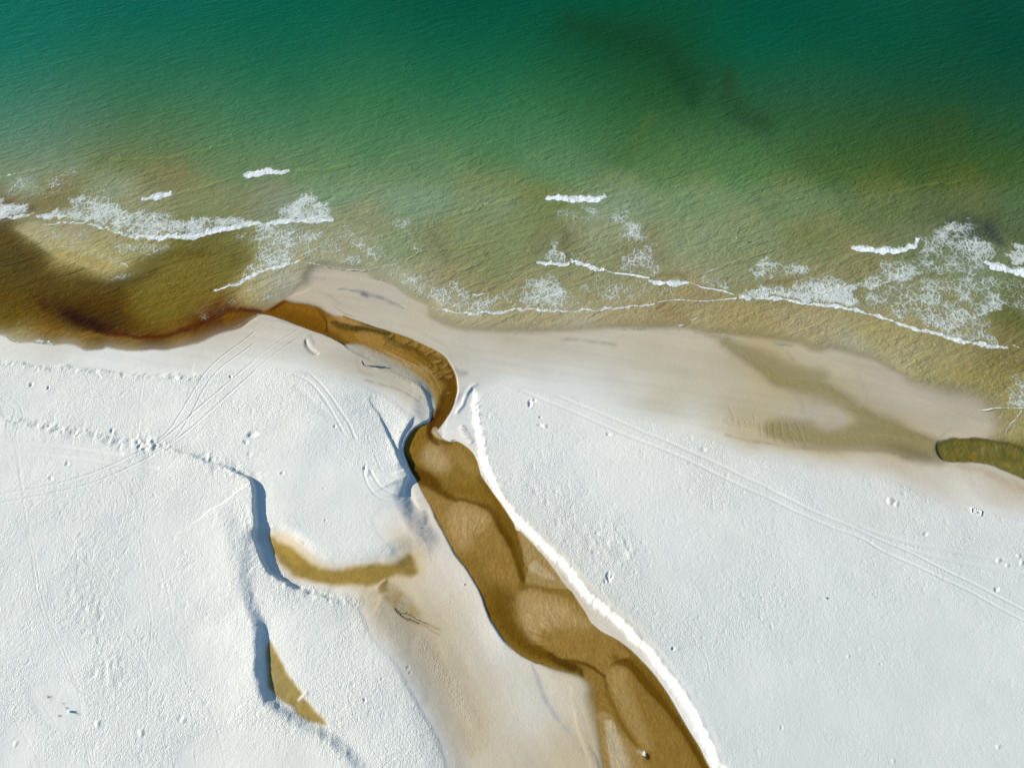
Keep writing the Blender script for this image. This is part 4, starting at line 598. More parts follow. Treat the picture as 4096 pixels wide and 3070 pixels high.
# roll lines: (line, width px, foam, height m)
CL = [(t5((2090, 140), (2211, 130)) + t6((60, 118), (120, 112), (180, 112), (240, 100), (290, 82)), [4, 9, 13, 13, 8, 6, 3], 1.1, .45), (t5((1215, 325), (1290, 335), (1390, 310), (1475, 290)), [5, 9, 11, 9], 1.1, .35), (t5((-80, 500), (0, 500), (120, 508), (220, 490), (290, 462)), [7, 7, 7, 6, 3], .8, .25), (t5((300, 488), (440, 482), (570, 490)), [5, 7, 4], .85, .2), (t5((70, 132), (105, 128)), 4, .8, .1),
 (t5((195 * 2, 568), (440, 552), (640, 545), (830, 562), (1000, 622), (1160, 660), (1440, 672)), [1.5, 2, 2.5, 3, 3.5, 5, 7], .9, .15), (t5((1160, 660), (1440, 668), (1700, 655), (1900, 612), (2060, 580), (2211, 560)) + t6((60, 540),), [5, 8, 10, 13, 14, 10, 6], 1.05, .4), (t6((85, 548), (140, 552), (220, 540), (300, 532), (500, 528), (690, 520)), [7, 11, 9, 8, 7, 5], 1.0, .3),
 (t6((-180, 1085), (-100, 1050), (0, 990), (100, 948), (250, 903), (390, 870)), [3, 6, 7, 6, 5, 3], .95, .2), (t5((1840, 1118), (1950, 1098), (2060, 1060), (2150, 1010)), [3, 6, 7, 6], .95, .2), (t6((390, 840), (450, 790), (540, 760), (590, 710)), [2.5, 3, 3, 2], .55, .06), (t6((390, 870), (560, 912), (700, 945), (870, 955), (1100, 920), (1235, 905)), [2, 2.4, 2.6, 2.6, 2.2, 2], .62, .05),
 (t6((360, 900), (500, 965), (750, 985), (950, 1015), (1100, 1050), (1210, 1110), (1330, 1200), (1460, 1260), (1600, 1293), (1700, 1313)), [1.4, 1.6, 1.8, 1.8, 1.6, 1.6, 1.8, 2.2, 3, 3.4], .55, .04), (t6((1600, 1293), (1700, 1313), (1860, 1330), (2000, 1320), (2211, 1298)) + t7((200, 1295), (400, 1308), (600, 1304), (720, 1290), (900, 1283), (1050, 1275), (1180, 1255), (1260, 1232)), [3, 4, 6, 5, 4, 4, 4, 3.6, 3.4, 3, 3, 2.6, 2.4], .85, .1),
 (t7((1260, 1232), (1400, 1215), (1550, 1206), (1640, 1215), (1800, 1205), (1945, 1190)), [2, 3.4, 2, 3.4, 3, 3.4], .75, .08), (t7((1945, 1188), (2080, 1190), (2211, 1196)) + t8((180, 1218), (400, 1248), (590, 1275), (720, 1292), (850, 1325), (1000, 1362), (1150, 1412), (1300, 1456), (1450, 1497), (1600, 1550), (1750, 1588), (1950, 1612), (2100, 1605)), [6, 5, 5, 5, 5.5, 6, 5, 5, 5, 5, 5, 6, 8, 8, 8, 4], .95, .16),
 (t8((2120, 1595), (2190, 1615)), 3, .7, .05), (t7((215, 888), (300, 903), (380, 898), (490, 900)), [6, 8, 7, 6], 1.0, .25), (t7((500, 885), (600, 908), (700, 940), (790, 940)), [4, 7, 10, 5], 1.0, .25), (t7((790, 940), (900, 978), (1080, 1000), (1190, 1012)), [2, 4.5, 5.5, 3], .9, .12), (t7((1170, 1032), (1250, 1055), (1330, 1062), (1420, 1068), (1540, 1052)), [3, 8, 9, 9, 3.5], 1.1, .3), (t7((1540, 1055), (1640, 1095), (1750, 1118), (1850, 1138), (1930, 1165)), [3, 4, 5, 5, 2], .85, .1),
 (t7((285, 325), (350, 335), (430, 335), (520, 342), (620, 350), (720, 345), (770, 325), (812, 305)), [3, 9, 11, 11, 13, 11, 7, 3], 1.15, .55), (t8((725, 772), (800, 778), (900, 785), (1000, 795), (1080, 793), (1180, 775), (1260, 740), (1305, 690)), [3, 10, 13, 14, 13, 10, 8, 5], 1.15, .6), (t8((1880, 870), (1920, 905), (1980, 940), (2080, 955), (2250, 980)), [4, 9, 13, 13, 12], 1.1, .5),
 (t7((1430, 1440), (1490, 1422)), [5, 4], .8, .08), (t7((1545, 1390), (1600, 1370)), 2.4, .7, .04), (t7((940, 1420), (1050, 1452), (1150, 1455), (1250, 1452)), 1.4, .5, .02), (t7((830, 1480), (1000, 1468), (1250, 1470), (1480, 1473), (1570, 1492), (1730, 1522), (1850, 1510), (1950, 1520)), [1.2, 1.4, 1.6, 1.6, 1.8, 2, 2, 1.4], .55, .03), (t7((0, 1500), (200, 1508), (350, 1510), (500, 1503)), 1.2, .5, .02),
 (t12((130, 78), (250, 96), (340, 128), (400, 160), (550, 145), (700, 182), (930, 252), (1020, 320), (1100, 380), (1180, 470), (1280, 520), (1370, 550)), [.8, 1.2, 1.4, 1.4, .8, .9, 1.2, 1.6, 1.8, 2, 2, 2.2], .6, .02), (t12((1370, 560), (1420, 573), (1500, 590), (1690, 615), (1760, 662), (1800, 655), (1960, 636), (2100, 626), (2230, 626)), [2.5, 1.6, 1.4, 2, 3.5, 3, 3.4, 3.6, 4], .7, .05), (t12((1800, 675), (1900, 712), (2090, 770), (2230, 815)), [1, 1.2, 2.4, 1.6], .55, .02), (t12((2200, 640), (2140, 720), (2090, 775), (2060, 840), (2062, 870)), [5, 4, 3, 2, 1.2], .7, .05),
 (t6((1870, 1155), (1930, 1165), (1975, 1145)), [2.5, 3.5, 2.5], .8, .06), (t5((480, 765), (590, 745), (700, 775), (890, 820), (1000, 870), (1080, 900), (1110, 925)), [1.5, 2, 1.5, 1.8, 1.8, 4, 2], .62, .05), (t5((430, 830), (560, 900), (640, 905)), 1.4, .45, .02), (t6((1500, 1350), (1560, 1410), (1650, 1450)), 1.2, .45, .01), (t6((960, 1355), (1200, 1365)), .1, .0, 0),
 (t9((0, 5), (90, 48), (180, 68), (290, 62), (440, 88), (560, 78), (650, 93), (740, 138), (880, 132), (905, 115), (990, 125), (1060, 138), (1140, 148), (1300, 132)), [2, 2.4, 1.8, 1.2, 2, 1.4, 1.2, 1, 1.6, 1.4, 1.6, 1.6, 1.8, 1], .6, .02), (t9((1560, 105), (1700, 75), (1830, 22), (1930, 0)), 1.5, .55, .02), (t5((2020, 1470), (2150, 1370), (2211, 1340)), 1.4, .5, .02), (zD((60, 262), (180, 272), (260, 290)), 3, .45, .02), (zD((380, 320), (420, 330)), 3, .5, .02),
 (t6((600, 38), (640, 28)), 2, .8, .05), (t6((1960, 385), (2000, 378)), 3, .55, .03), (t1((1270, 1610 + 45), (1300, 1640)), 1, .0, 0), (t7((900, 300), (945, 298)), 1.2, .3, 0), (t6((1140, 505), (1180, 530)), 3, .4, 0), (t8((930, 1090), (1050, 1050), (1150, 1020)), 3, .6, .06), (t7((1660, 970), (1780, 930)), 3, .55, .05)]
for P, w, f, h in CL:
    if f == 0: continue
    if np.max(w) > 5.5: UJ = U + wn1 * 10 + wn3 * 9; VJ = V + wn2 * 9 + wn4 * 9; w = np.array(w) * 1.2
    else: UJ, VJ = UJ0, VJ0; w = np.array(w) * .85
    sl_, k, sd = stroke(P, w, n=4, taper=.02)
    if sl_ is None: continue
    if np.max(w) > 5.5:
        ww_ = np.interp(1, [0, 1], [0, float(np.mean(w))]); front = sstep(.5 + (ww_ * .75 - sd) / (ww_ * .5)); streak = fbm(X[sl_] / .4, Y[sl_] / 2.2, 221, 2)
        k2 = np.clip(k ** .55 * 1.25, 0, 1) * front
        FD[sl_] = np.maximum(FD[sl_], np.clip(k2 * (.86 + .35 * streak), 0, 1) * f)
    else: FD[sl_] = np.maximum(FD[sl_], sstep(k * 1.4) * 1.12 * f * (.85 + .3 * fbm(X[sl_] / 2.5, Y[sl_] / 2.5, 225, 2))); CR[sl_] = np.maximum(CR[sl_], k * h); RID[sl_] = np.maximum(RID[sl_], k * h)
UJ, VJ = UJ0, VJ0
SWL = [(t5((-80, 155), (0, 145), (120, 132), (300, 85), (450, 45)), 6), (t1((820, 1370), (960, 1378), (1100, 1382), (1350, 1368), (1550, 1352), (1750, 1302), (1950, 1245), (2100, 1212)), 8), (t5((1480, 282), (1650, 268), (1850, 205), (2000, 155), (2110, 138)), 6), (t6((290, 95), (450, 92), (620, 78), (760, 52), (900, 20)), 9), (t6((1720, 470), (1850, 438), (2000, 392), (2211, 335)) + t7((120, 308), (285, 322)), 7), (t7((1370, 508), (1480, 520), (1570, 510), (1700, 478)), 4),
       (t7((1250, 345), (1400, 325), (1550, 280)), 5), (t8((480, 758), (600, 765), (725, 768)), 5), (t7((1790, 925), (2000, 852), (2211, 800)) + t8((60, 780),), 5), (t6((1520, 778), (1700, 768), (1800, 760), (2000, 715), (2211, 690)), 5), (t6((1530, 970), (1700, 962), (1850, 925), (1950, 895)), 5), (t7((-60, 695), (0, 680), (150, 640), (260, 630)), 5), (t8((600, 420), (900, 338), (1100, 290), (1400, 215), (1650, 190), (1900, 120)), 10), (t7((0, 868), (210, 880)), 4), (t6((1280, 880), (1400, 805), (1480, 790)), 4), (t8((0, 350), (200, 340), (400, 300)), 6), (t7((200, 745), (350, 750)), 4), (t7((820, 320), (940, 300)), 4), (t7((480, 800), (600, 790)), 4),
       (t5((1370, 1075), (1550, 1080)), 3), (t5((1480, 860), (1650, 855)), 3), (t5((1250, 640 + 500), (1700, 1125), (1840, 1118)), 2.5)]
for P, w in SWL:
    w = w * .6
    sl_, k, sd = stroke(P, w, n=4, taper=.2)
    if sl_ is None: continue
    WC[sl_] *= (1 + k[..., None] * np.array([.22, .17, -.08], np.float32)); RID[sl_] = np.maximum(RID[sl_], .14 * k)  # lighter yellow-green painted along swell crests, for light focused in the wave
    off = np.exp(-((sd - w * 1.7) / w) ** 2) * sstep(k * 40); WC[sl_] *= (1 - .07 * off)[..., None]  # darker band beside each crest: its shaded side painted in
lr = np.clip((WC[..., 0] / np.maximum(WC[..., 1], 1e-4) - 1) / .4, 0, 1)
lum_ = sstep(WC[..., 0] / .16) * (1 - sstep((1150 - U) / 200) * sstep((V - 850) / 100)); lr = lr * (.4 + .6 * lum_)
WC = WC * (1 + lr[..., None] * np.array([-.07, .05, .10], np.float32)) + (lr * lum_)[..., None] * np.array([.0, .008, .022], np.float32)
UJ, VJ = UJ0, VJ0
pk = (sstep((V - 640) / 160) * sstep((1230 - V) / 160) * (.20 + .10 * fbm(X / 14, Y / 9, 291, 3)) * (1 - .6 * sstep((U - 3200) / 500)))[..., None] * (1 - .7 * sstep((1000 - U) / 200) * sstep((V - 880) / 60))[..., None]
WC = WC * (1 - pk) + lin((138, 162, 126)) * pk
nz = (sstep((U - 950) / 200) * sstep((V - 700) / 120) * sstep((1500 - V) / 100))[..., None]
WC = WC * (1 + nz * np.array([-.02, .02, .14], np.float32)) + nz * np.array([.010, .013, .018], np.float32)
# foam sits on paler, aerated water
aer = np.clip(FD * 1.3, 0, 1) * .16
WC = WC * (1 - aer[..., None]) + lin((168, 175, 150)) * aer[..., None]
# ------------------------------------------------------------------ water surfaces
ssoft = 14 + 22 * sstep((U - 1500) / 400) + 100 * sstep((U - 3300) / 400) * sstep((V - 1450) / 100) + 50 * sstep((U - 1150) / 60) * sstep((1500 - U) / 60) * (V < 1250)
SEA_A = sstep((SEAD + wn1 * 3 + 4) / ssoft)
rsoft = 5 + 75 * sstep((V - 2640) / 120) * sstep((2440 - U) / 60)
rsoft = rsoft + 55 * SFT
RIV_A = sstep(.5 * (rsoft < 8) + RIV / rsoft)
sl_, k = mask(POOLR, 10); PMASK = np.zeros_like(Z); PMASK[sl_] = k
inSEA = SEAD > 0
WA = np.maximum(np.maximum(SEA_A * (.55 + .43 * sstep(SEAD / 60)), RIV_A * .95), RUNA * .95)
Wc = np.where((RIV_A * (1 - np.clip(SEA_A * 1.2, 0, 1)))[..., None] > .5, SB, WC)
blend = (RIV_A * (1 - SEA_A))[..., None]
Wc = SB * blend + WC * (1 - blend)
Zsea = (0.05 * fbm(X / 7, Y / 5, 161, 2) * sstep(SEAD / 300) + RID * .8 * (1 + .35 * fbm(X / .7, Y / .7, 171, 3)) + CR * .22 * fbm(X / .5, Y / .5, 177, 2)).astype(np.float32)
Zw = np.where((RIV > 0) & ~inSEA, Zr, np.maximum(Zsea, 0.0))
Zw = np.maximum(Zw, Z + 0.012)
CHOP = (np.clip(sstep(SEAD / 90), 0, 1) * .7 + .3) * (.6 + .4 * sstep((V - 150) / 600)) * (1 + .3 * fbm(X / 9, Y / 9, 211, 3))
CHOP = np.where((RIV > -4) & ~inSEA, .35, CHOP); CHOP = CHOP * (1 - .0 * PMASK)

RIPPLE_GAIN = 1 + 1.0 * sstep((620 - U) / 500 * 1.0) * sstep((V - 860) / 120) * sstep((1420 - V) / 60) + .8 * PMASK  # lagoon and pool: stronger mottle puts yellow ripple highlights into the colour
RIPPLE_GAIN = RIPPLE_GAIN.astype(np.float32)
# ------------------------------------------------------------------ materials
def mat(name):
    m = bpy.data.materials.new(name); m.use_nodes = True
    nt = m.node_tree; b = nt.nodes["Principled BSDF"]
    return m, nt, b
def N(nt, kind, **kw):
    n = nt.nodes.new(kind)
    for k, v in kw.items():
        if k in n.inputs: n.inputs[k].default_value = v
        else: setattr(n, k, v)
    return n
def L(nt, a, b): nt.links.new(a, b)
def math_(nt, op, a, b=None, c=None, clamp=False):
    n = nt.nodes.new("ShaderNodeMath"); n.operation = op; n.use_clamp = clamp
    for i, x in enumerate((a, b, c)):
        if x is None: continue
        if hasattr(x, "is_linked") or hasattr(x, "node"): L(nt, x, n.inputs[i])
        else: n.inputs[i].default_value = x
    return n.outputs[0]
def attr(nt, name): 
    n = nt.nodes.new("ShaderNodeAttribute"); n.attribute_name = name; return n
def mapping(nt, src, scale=(1, 1, 1), rot=(0, 0, 0), loc=(0, 0, 0)):
    n = nt.nodes.new("ShaderNodeMapping"); n.vector_type = "TEXTURE"; n.inputs["Scale"].default_value = [1 / q_ for q_ in scale]; n.inputs["Rotation"].default_value = rot; n.inputs["Location"].default_value = loc
    L(nt, src, n.inputs["Vector"]); return n.outputs[0]
def noise(nt, vec, scale, detail=2, rough=.5, dist=0.0):
    n = N(nt, "ShaderNodeTexNoise", Scale=scale, Detail=detail, Roughness=rough, Distortion=dist); L(nt, vec, n.inputs["Vector"]); return n.outputs["Fac"]
def mixc(nt, fac, a, b, mode='MIX'):
    n = nt.nodes.new("ShaderNodeMix"); n.data_type = 'RGBA'; n.blend_type = mode
    for i, x in ((0, fac), (6, a), (7, b)):
        if hasattr(x, "node"): L(nt, x, n.inputs[i])
        else: n.inputs[i].default_value = x
    return n.outputs[2]

sand_m, nt, b = mat("beach_sand")
pos = N(nt, "ShaderNodeTexCoord").outputs["Object"]
ch = attr(nt, "churn").outputs["Fac"]; tone = attr(nt, "tone").outputs["Color"]
rip = noise(nt, mapping(nt, pos, (1.0, .7, 1), (0, 0, .3)), 4.6, 2, .6, .8)
rip2 = noise(nt, mapping(nt, pos, (1.0, .8, 1), (0, 0, -.5)), 1.5, 1, .5, .4)
h = math_(nt, 'MULTIPLY', math_(nt, 'ADD', rip, math_(nt, 'MULTIPLY', rip2, .45)), ch)
grain = noise(nt, pos, 1.7, 3, .6)
h = math_(nt, 'ADD', math_(nt, 'MULTIPLY', h, .092), math_(nt, 'MULTIPLY', grain, .016))
bp = N(nt, "ShaderNodeBump", Strength=1.0, Distance=1.0); L(nt, h, bp.inputs["Height"]); L(nt, bp.outputs[0], b.inputs["Normal"])
spk = noise(nt, pos, 9.0, 2, .6)
v = math_(nt, 'ADD', math_(nt, 'MULTIPLY', spk, .10), .95)
cmb = N(nt, "ShaderNodeCombineColor"); [L(nt, v, cmb.inputs[i]) for i in range(3)]
L(nt, mixc(nt, 1.0, tone, cmb.outputs[0], 'MULTIPLY'), b.inputs["Base Color"])
b.inputs["Roughness"].default_value = .85; b.inputs["Specular IOR Level"].default_value = .12

def water_mat(name, wave_scale, stretch, rot, amp, mott, foam_on=True):
    m, nt, b = mat(name)
    pos = N(nt, "ShaderNodeTexCoord").outputs["Object"]
    tone = attr(nt, "tone").outputs["Color"]; al = attr(nt, "film").outputs["Fac"]; chop = attr(nt, "chop").outputs["Fac"]
    w1 = noise(nt, mapping(nt, pos, (1, stretch, 1), (0, 0, rot)), wave_scale, 3, .55, .5)
    w2 = noise(nt, mapping(nt, pos, (1, stretch * .5, 1), (0, 0, rot - .25)), wave_scale * .5, 2, .5, .4)
    n3 = N(nt, "ShaderNodeTexNoise", Scale=wave_scale * 1.5, Detail=2.0, Roughness=.5, Distortion=.4); n3.noise_type = 'RIDGED_MULTIFRACTAL'; L(nt, mapping(nt, pos, (1, .75, 1), (0, 0, rot + .5)), n3.inputs["Vector"]); w3 = n3.outputs["Fac"]
    hh = math_(nt, 'ADD', math_(nt, 'ADD', w1, math_(nt, 'MULTIPLY', w2, 2.1)), math_(nt, 'MULTIPLY', w3, .42))
    hgt = math_(nt, 'MULTIPLY', math_(nt, 'MULTIPLY', hh, chop), amp)
    # noise mottles the water colour; stronger where it paints yellow ripple highlights
    mo = noise(nt, mapping(nt, pos, (1, stretch, 1), (0, 0, rot + .15)), wave_scale * .8, 3, .6, .8)
    mv = math_(nt, 'MULTIPLY', math_(nt, 'MULTIPLY', math_(nt, 'SUBTRACT', mo, .5), mott), attr(nt, 'ripple_gain').outputs['Fac'])
    r = math_(nt, 'ADD', math_(nt, 'MULTIPLY', mv, 1.5), 1.0); g = math_(nt, 'ADD', math_(nt, 'MULTIPLY', mv, .9), 1.0); bl = math_(nt, 'ADD', math_(nt, 'MULTIPLY', mv, .35), 1.0)
    cmb = N(nt, "ShaderNodeCombineColor"); L(nt, r, cmb.inputs[0]); L(nt, g, cmb.inputs[1]); L(nt, bl, cmb.inputs[2])
    base = mixc(nt, 1.0, tone, cmb.outputs[0], 'MULTIPLY')
    if foam_on:
        fd = attr(nt, "foam").outputs["Fac"]; old = attr(nt, "scum").outputs["Fac"]
        wv = N(nt, "ShaderNodeTexNoise", Scale=1.1, Detail=3.0, Roughness=.6); L(nt, pos, wv.inputs["Vector"])
        sub = N(nt, "ShaderNodeVectorMath", operation='SUBTRACT'); L(nt, wv.outputs["Color"], sub.inputs[0]); sub.inputs[1].default_value = (.5, .5, .5)
        sc_ = N(nt, "ShaderNodeVectorMath", operation='SCALE'); L(nt, sub.outputs[0], sc_.inputs[0]); sc_.inputs["Scale"].default_value = 1.5
        ad = N(nt, "ShaderNodeVectorMath", operation='ADD'); L(nt, pos, ad.inputs[0]); L(nt, sc_.outputs[0], ad.inputs[1])
        def edges(scale, st=1.0):
            vo = N(nt, "ShaderNodeTexVoronoi", feature='DISTANCE_TO_EDGE', voronoi_dimensions='2D', Scale=scale); L(nt, mapping(nt, ad.outputs[0], (1, st, 1)), vo.inputs["Vector"]); return vo.outputs["Distance"]
        e1 = math_(nt, 'SUBTRACT', .50, math_(nt, 'MULTIPLY', edges(.6, .8), 1.75)); e2 = math_(nt, 'SUBTRACT', .47, math_(nt, 'MULTIPLY', edges(1.25, .75), 1.6)); e3 = math_(nt, 'SUBTRACT', .42, math_(nt, 'MULTIPLY', edges(2.7, .8), 1.2))
        e = math_(nt, 'MAXIMUM', math_(nt, 'MAXIMUM', e1, e2), e3)
        brk = math_(nt, 'MULTIPLY', math_(nt, 'SUBTRACT', noise(nt, mapping(nt, pos, (1, .7, 1)), 1.9, 4, .66, .6), .5), .5)
        brk2 = math_(nt, 'MULTIPLY', math_(nt, 'SUBTRACT', noise(nt, pos, .3, 2, .5), .5), .35)
        val = math_(nt, 'ADD', math_(nt, 'ADD', fd, e), math_(nt, 'ADD', brk, brk2))
        mr = N(nt, "ShaderNodeMapRange", interpolation_type='SMOOTHSTEP'); L(nt, val, mr.inputs["Value"]); mr.inputs["From Min"].default_value = .74; mr.inputs["From Max"].default_value = .93
        gate = math_(nt, 'MULTIPLY', fd, 6.0, clamp=True)
        fm = math_(nt, 'MULTIPLY', mr.outputs[0], gate)
        # old scum: broken thin curls
        ov = N(nt, "ShaderNodeTexVoronoi", feature='DISTANCE_TO_EDGE', voronoi_dimensions='2D', Scale=1.15); L(nt, ad.outputs[0], ov.inputs["Vector"])
        o1 = math_(nt, 'SUBTRACT', 1.0, math_(nt, 'MULTIPLY', ov.outputs["Distance"], 11.0), clamp=True)
        on = math_(nt, 'MULTIPLY', math_(nt, 'SUBTRACT', noise(nt, pos, 1.3, 3, .6), .47), 7.0, clamp=True)
        om = math_(nt, 'MULTIPLY', math_(nt, 'MULTIPLY', math_(nt, 'MULTIPLY', o1, on), old), .75)
        white = mixc(nt, math_(nt, 'MULTIPLY', math_(nt, 'SUBTRACT', fd, .38, clamp=True), 1.4, clamp=True), (.52, .57, .49, 1), (.84, .87, .88, 1))
        base = mixc(nt, om, base, (.62, .60, .50, 1)); base = mixc(nt, math_(nt, 'MULTIPLY', fm, math_(nt, 'ADD', math_(nt, 'MULTIPLY', fd, .5, clamp=True), .46)), base, white)
        fmx = math_(nt, 'MAXIMUM', fm, om)
        froth = noise(nt, pos, 4.0, 3, .65)
        hgt = math_(nt, 'ADD', hgt, math_(nt, 'MULTIPLY', fmx, math_(nt, 'MULTIPLY', math_(nt, 'ADD', froth, .25), .085)))
        al = math_(nt, 'MAXIMUM', al, math_(nt, 'MULTIPLY', fmx, math_(nt, 'MULTIPLY', al, 8.0, clamp=True)))
        rr = math_(nt, 'ADD', math_(nt, 'MULTIPLY', fmx, .6), .22); L(nt, rr, b.inputs["Roughness"])
    else: b.inputs["Roughness"].default_value = .25
    bp = N(nt, "ShaderNodeBump", Strength=1.0, Distance=1.0); L(nt, hgt, bp.inputs["Height"]); L(nt, bp.outputs[0], b.inputs["Normal"])
    L(nt, base, b.inputs["Base Color"]); L(nt, al, b.inputs["Alpha"])
    b.inputs["IOR"].default_value = 1.33; b.inputs["Specular IOR Level"].default_value = .05
    return m
sea_m = water_mat("sea_water", 1.35, .5, -.95, .15, .32)
stream_m = water_mat("tea_brown_water", 3.0, .8, .5, .07, .5, False)
pool_m = water_mat("olive_pool_water", 1.6, .35, -.55, .055, .8, True)

# ------------------------------------------------------------------ meshes
ci = np.array([i for i in range(NX) if abs(gx[i]) <= 124 or i % 2 == 0]); ri = np.array([j for j in range(NY) if gy[j] <= 106 or j % 2 == 0])
def ext(vals, idx, lo, hi, n):
    return np.concatenate([lo, vals[idx], hi]).astype(np.float32), np.concatenate([np.full(len(lo), idx[0]), idx, np.full(len(hi), idx[-1])])
xs, cx = ext(gx, ci, [-6000, -2500, -900, -400, -230, -185], [185, 230, 400, 900, 2500, 6000], NX)
ys, ry = ext(gy, ri, [-6000, -2500, -900, -300, -80, -28], [232, 270, 380, 800, 2500, 7000], NY)
LX, LY = np.meshgrid(xs, ys); nr, nc = LX.shape
pick = lambda A: A[np.ix_(ry, cx)]
def grid_mesh(name, zz, faces_mask, m, attrs, tone_, label=None):
    idx = np.arange(nr * nc, dtype=np.int32).reshape(nr, nc)
    q = np.stack([idx[:-1, :-1], idx[:-1, 1:], idx[1:, 1:], idx[1:, :-1]], -1)
    q = q[faces_mask] if faces_mask is not None else q.reshape(-1, 4)
    used = np.zeros(nr * nc, bool); used[q.ravel()] = True
    remap = np.cumsum(used) - 1; q = remap[q].astype(np.int32)
    co = np.stack([LX.ravel(), LY.ravel(), zz.ravel()], -1)[used].astype(np.float32)
    me = bpy.data.meshes.new(name); me.vertices.add(len(co)); me.vertices.foreach_set("co", co.ravel())
    me.loops.add(q.size); me.loops.foreach_set("vertex_index", q.ravel())
    me.polygons.add(len(q)); me.polygons.foreach_set("loop_start", np.arange(0, q.size, 4, dtype=np.int32))
    me.polygons.foreach_set("use_smooth", np.ones(len(q), bool))
    me.update(calc_edges=True)
    a = me.attributes.new("tone", 'FLOAT_COLOR', 'POINT'); c4 = np.ones((len(co), 4), np.float32); c4[:, :3] = tone_.reshape(-1, 3)[used]; a.data.foreach_set("color", c4.ravel())
    for k_, A in attrs.items():
        a = me.attributes.new(k_, 'FLOAT', 'POINT'); a.data.foreach_set("value", A.ravel()[used].astype(np.float32))
    me.materials.append(m)
    o = bpy.data.objects.new(name, me); COL.objects.link(o); o["kind"] = "structure"
    return o
sea_k = (inSEA & (PMASK < .1))[..., None] * np.ones(3, np.float32)
fk = sstep((950 - V) / 500)[..., None]; lk = (sstep((1100 - U) / 200) * sstep((V - 900) / 100))[..., None]
Wc = Wc * np.where(sea_k > 0, (fk * np.array([.92, .92, .80 + .12 * 1]) + (1 - fk) * np.array([.93, .94, .88])) * (1 - lk) + lk * np.array([.95, 1.0, .82]), 1.0).astype(np.float32)
wetk = ((1 - DRYM) * sstep((1750 - V) / 100))[..., None]; LC = LC * (1 - wetk * np.array([.08, .045, .0], np.float32))
albedo = lambda c: np.clip(c / LUM, 0.0, .92).astype(np.float32)
beach = grid_mesh("beach_ground", pick(Z), None, sand_m, {"churn": pick(np.minimum(RUF, 1.3) * (1.35 - .4 * sstep((U - 1400) / 900)))}, albedo(pick(LC)))
pa = pick(WA); vis = pa > .01
fv = vis[:-1, :-1] | vis[:-1, 1:] | vis[1:, 1:] | vis[1:, :-1]
cS = pick(inSEA.astype(np.uint8)) > 0; cP = pick(PMASK) > .3; cR = pick(RIV) > -6
f_pool = fv & cP[:-1, :-1]
f_sea = fv & ~f_pool & (cS[:-1, :-1] | (pick(SEA_A)[:-1, :-1] > .01))
f_str = fv & ~f_pool & ~f_sea & cR[:-1, :-1]
f_run = fv & ~f_pool & ~f_sea & ~f_str
wt = {"film": pa, "chop": pick(CHOP), "foam": pick(FD), "scum": pick(OLD), "ripple_gain": pick(RIPPLE_GAIN)}
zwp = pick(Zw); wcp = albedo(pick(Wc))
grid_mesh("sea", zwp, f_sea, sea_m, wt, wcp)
grid_mesh("stream", zwp, f_str, stream_m, wt, wcp)
grid_mesh("tidal_pool", zwp, f_pool, pool_m, wt, wcp)
if f_run.any(): grid_mesh("runnel", zwp, f_run, stream_m, wt, wcp)
def zat(x, y):
    i = int(round((x - gx[0]) / G)); j = int(round((y - gy[0]) / G)); return float(max(Z[j, i], Zw[j, i] if WA[j, i] > .05 else -9))
def place(u, v):
    z = 1.0
    for _ in range(6):
        x, y = ground(u, v, z); z = zat(x, y)
    return x, y, z

# ================================================================== things on the beach and in the water
def flat_mat(name, col, rough=.8, var=.12, scale=8.0, bump=.0):
    m, nt, b = mat(name)
    pos = N(nt, "ShaderNodeTexCoord").outputs["Object"]
    n = noise(nt, pos, scale, 3, .6)
    v = math_(nt, 'ADD', math_(nt, 'MULTIPLY', math_(nt, 'SUBTRACT', n, .5), var * 4), 1.0)
    cmb = N(nt, "ShaderNodeCombineColor"); [L(nt, v, cmb.inputs[i]) for i in range(3)]
    L(nt, mixc(nt, 1.0, (*col, 1), cmb.outputs[0], 'MULTIPLY'), b.inputs["Base Color"]); b.inputs["Roughness"].default_value = rough
    b.inputs["Specular IOR Level"].default_value = .25
    if bump:
        bp = N(nt, "ShaderNodeBump", Strength=1.0, Distance=bump); L(nt, n, bp.inputs["Height"]); L(nt, bp.outputs[0], b.inputs["Normal"])
    return m
def tag(o, label, cat, group=None, kind=None):
    if label: o["label"] = label
    if cat: o["category"] = cat
    if group: o["group"] = group
    if kind: o["kind"] = kind
    return o
def empty(name, loc, rz=0):
    o = bpy.data.objects.new(name, None); COL.objects.link(o); o.location = loc; o.rotation_euler = (0, 0, rz); o.empty_display_size = .2; return o
def from_bm(name, bm, m, parent=None, smooth=True):
    me = bpy.data.meshes.new(name); bm.normal_update(); bm.to_mesh(me); bm.free()
    for p in me.polygons: p.use_smooth = smooth
    me.materials.append(m); o = bpy.data.objects.new(name, me); COL.objects.link(o)
    if parent: o.parent = parent
    return o
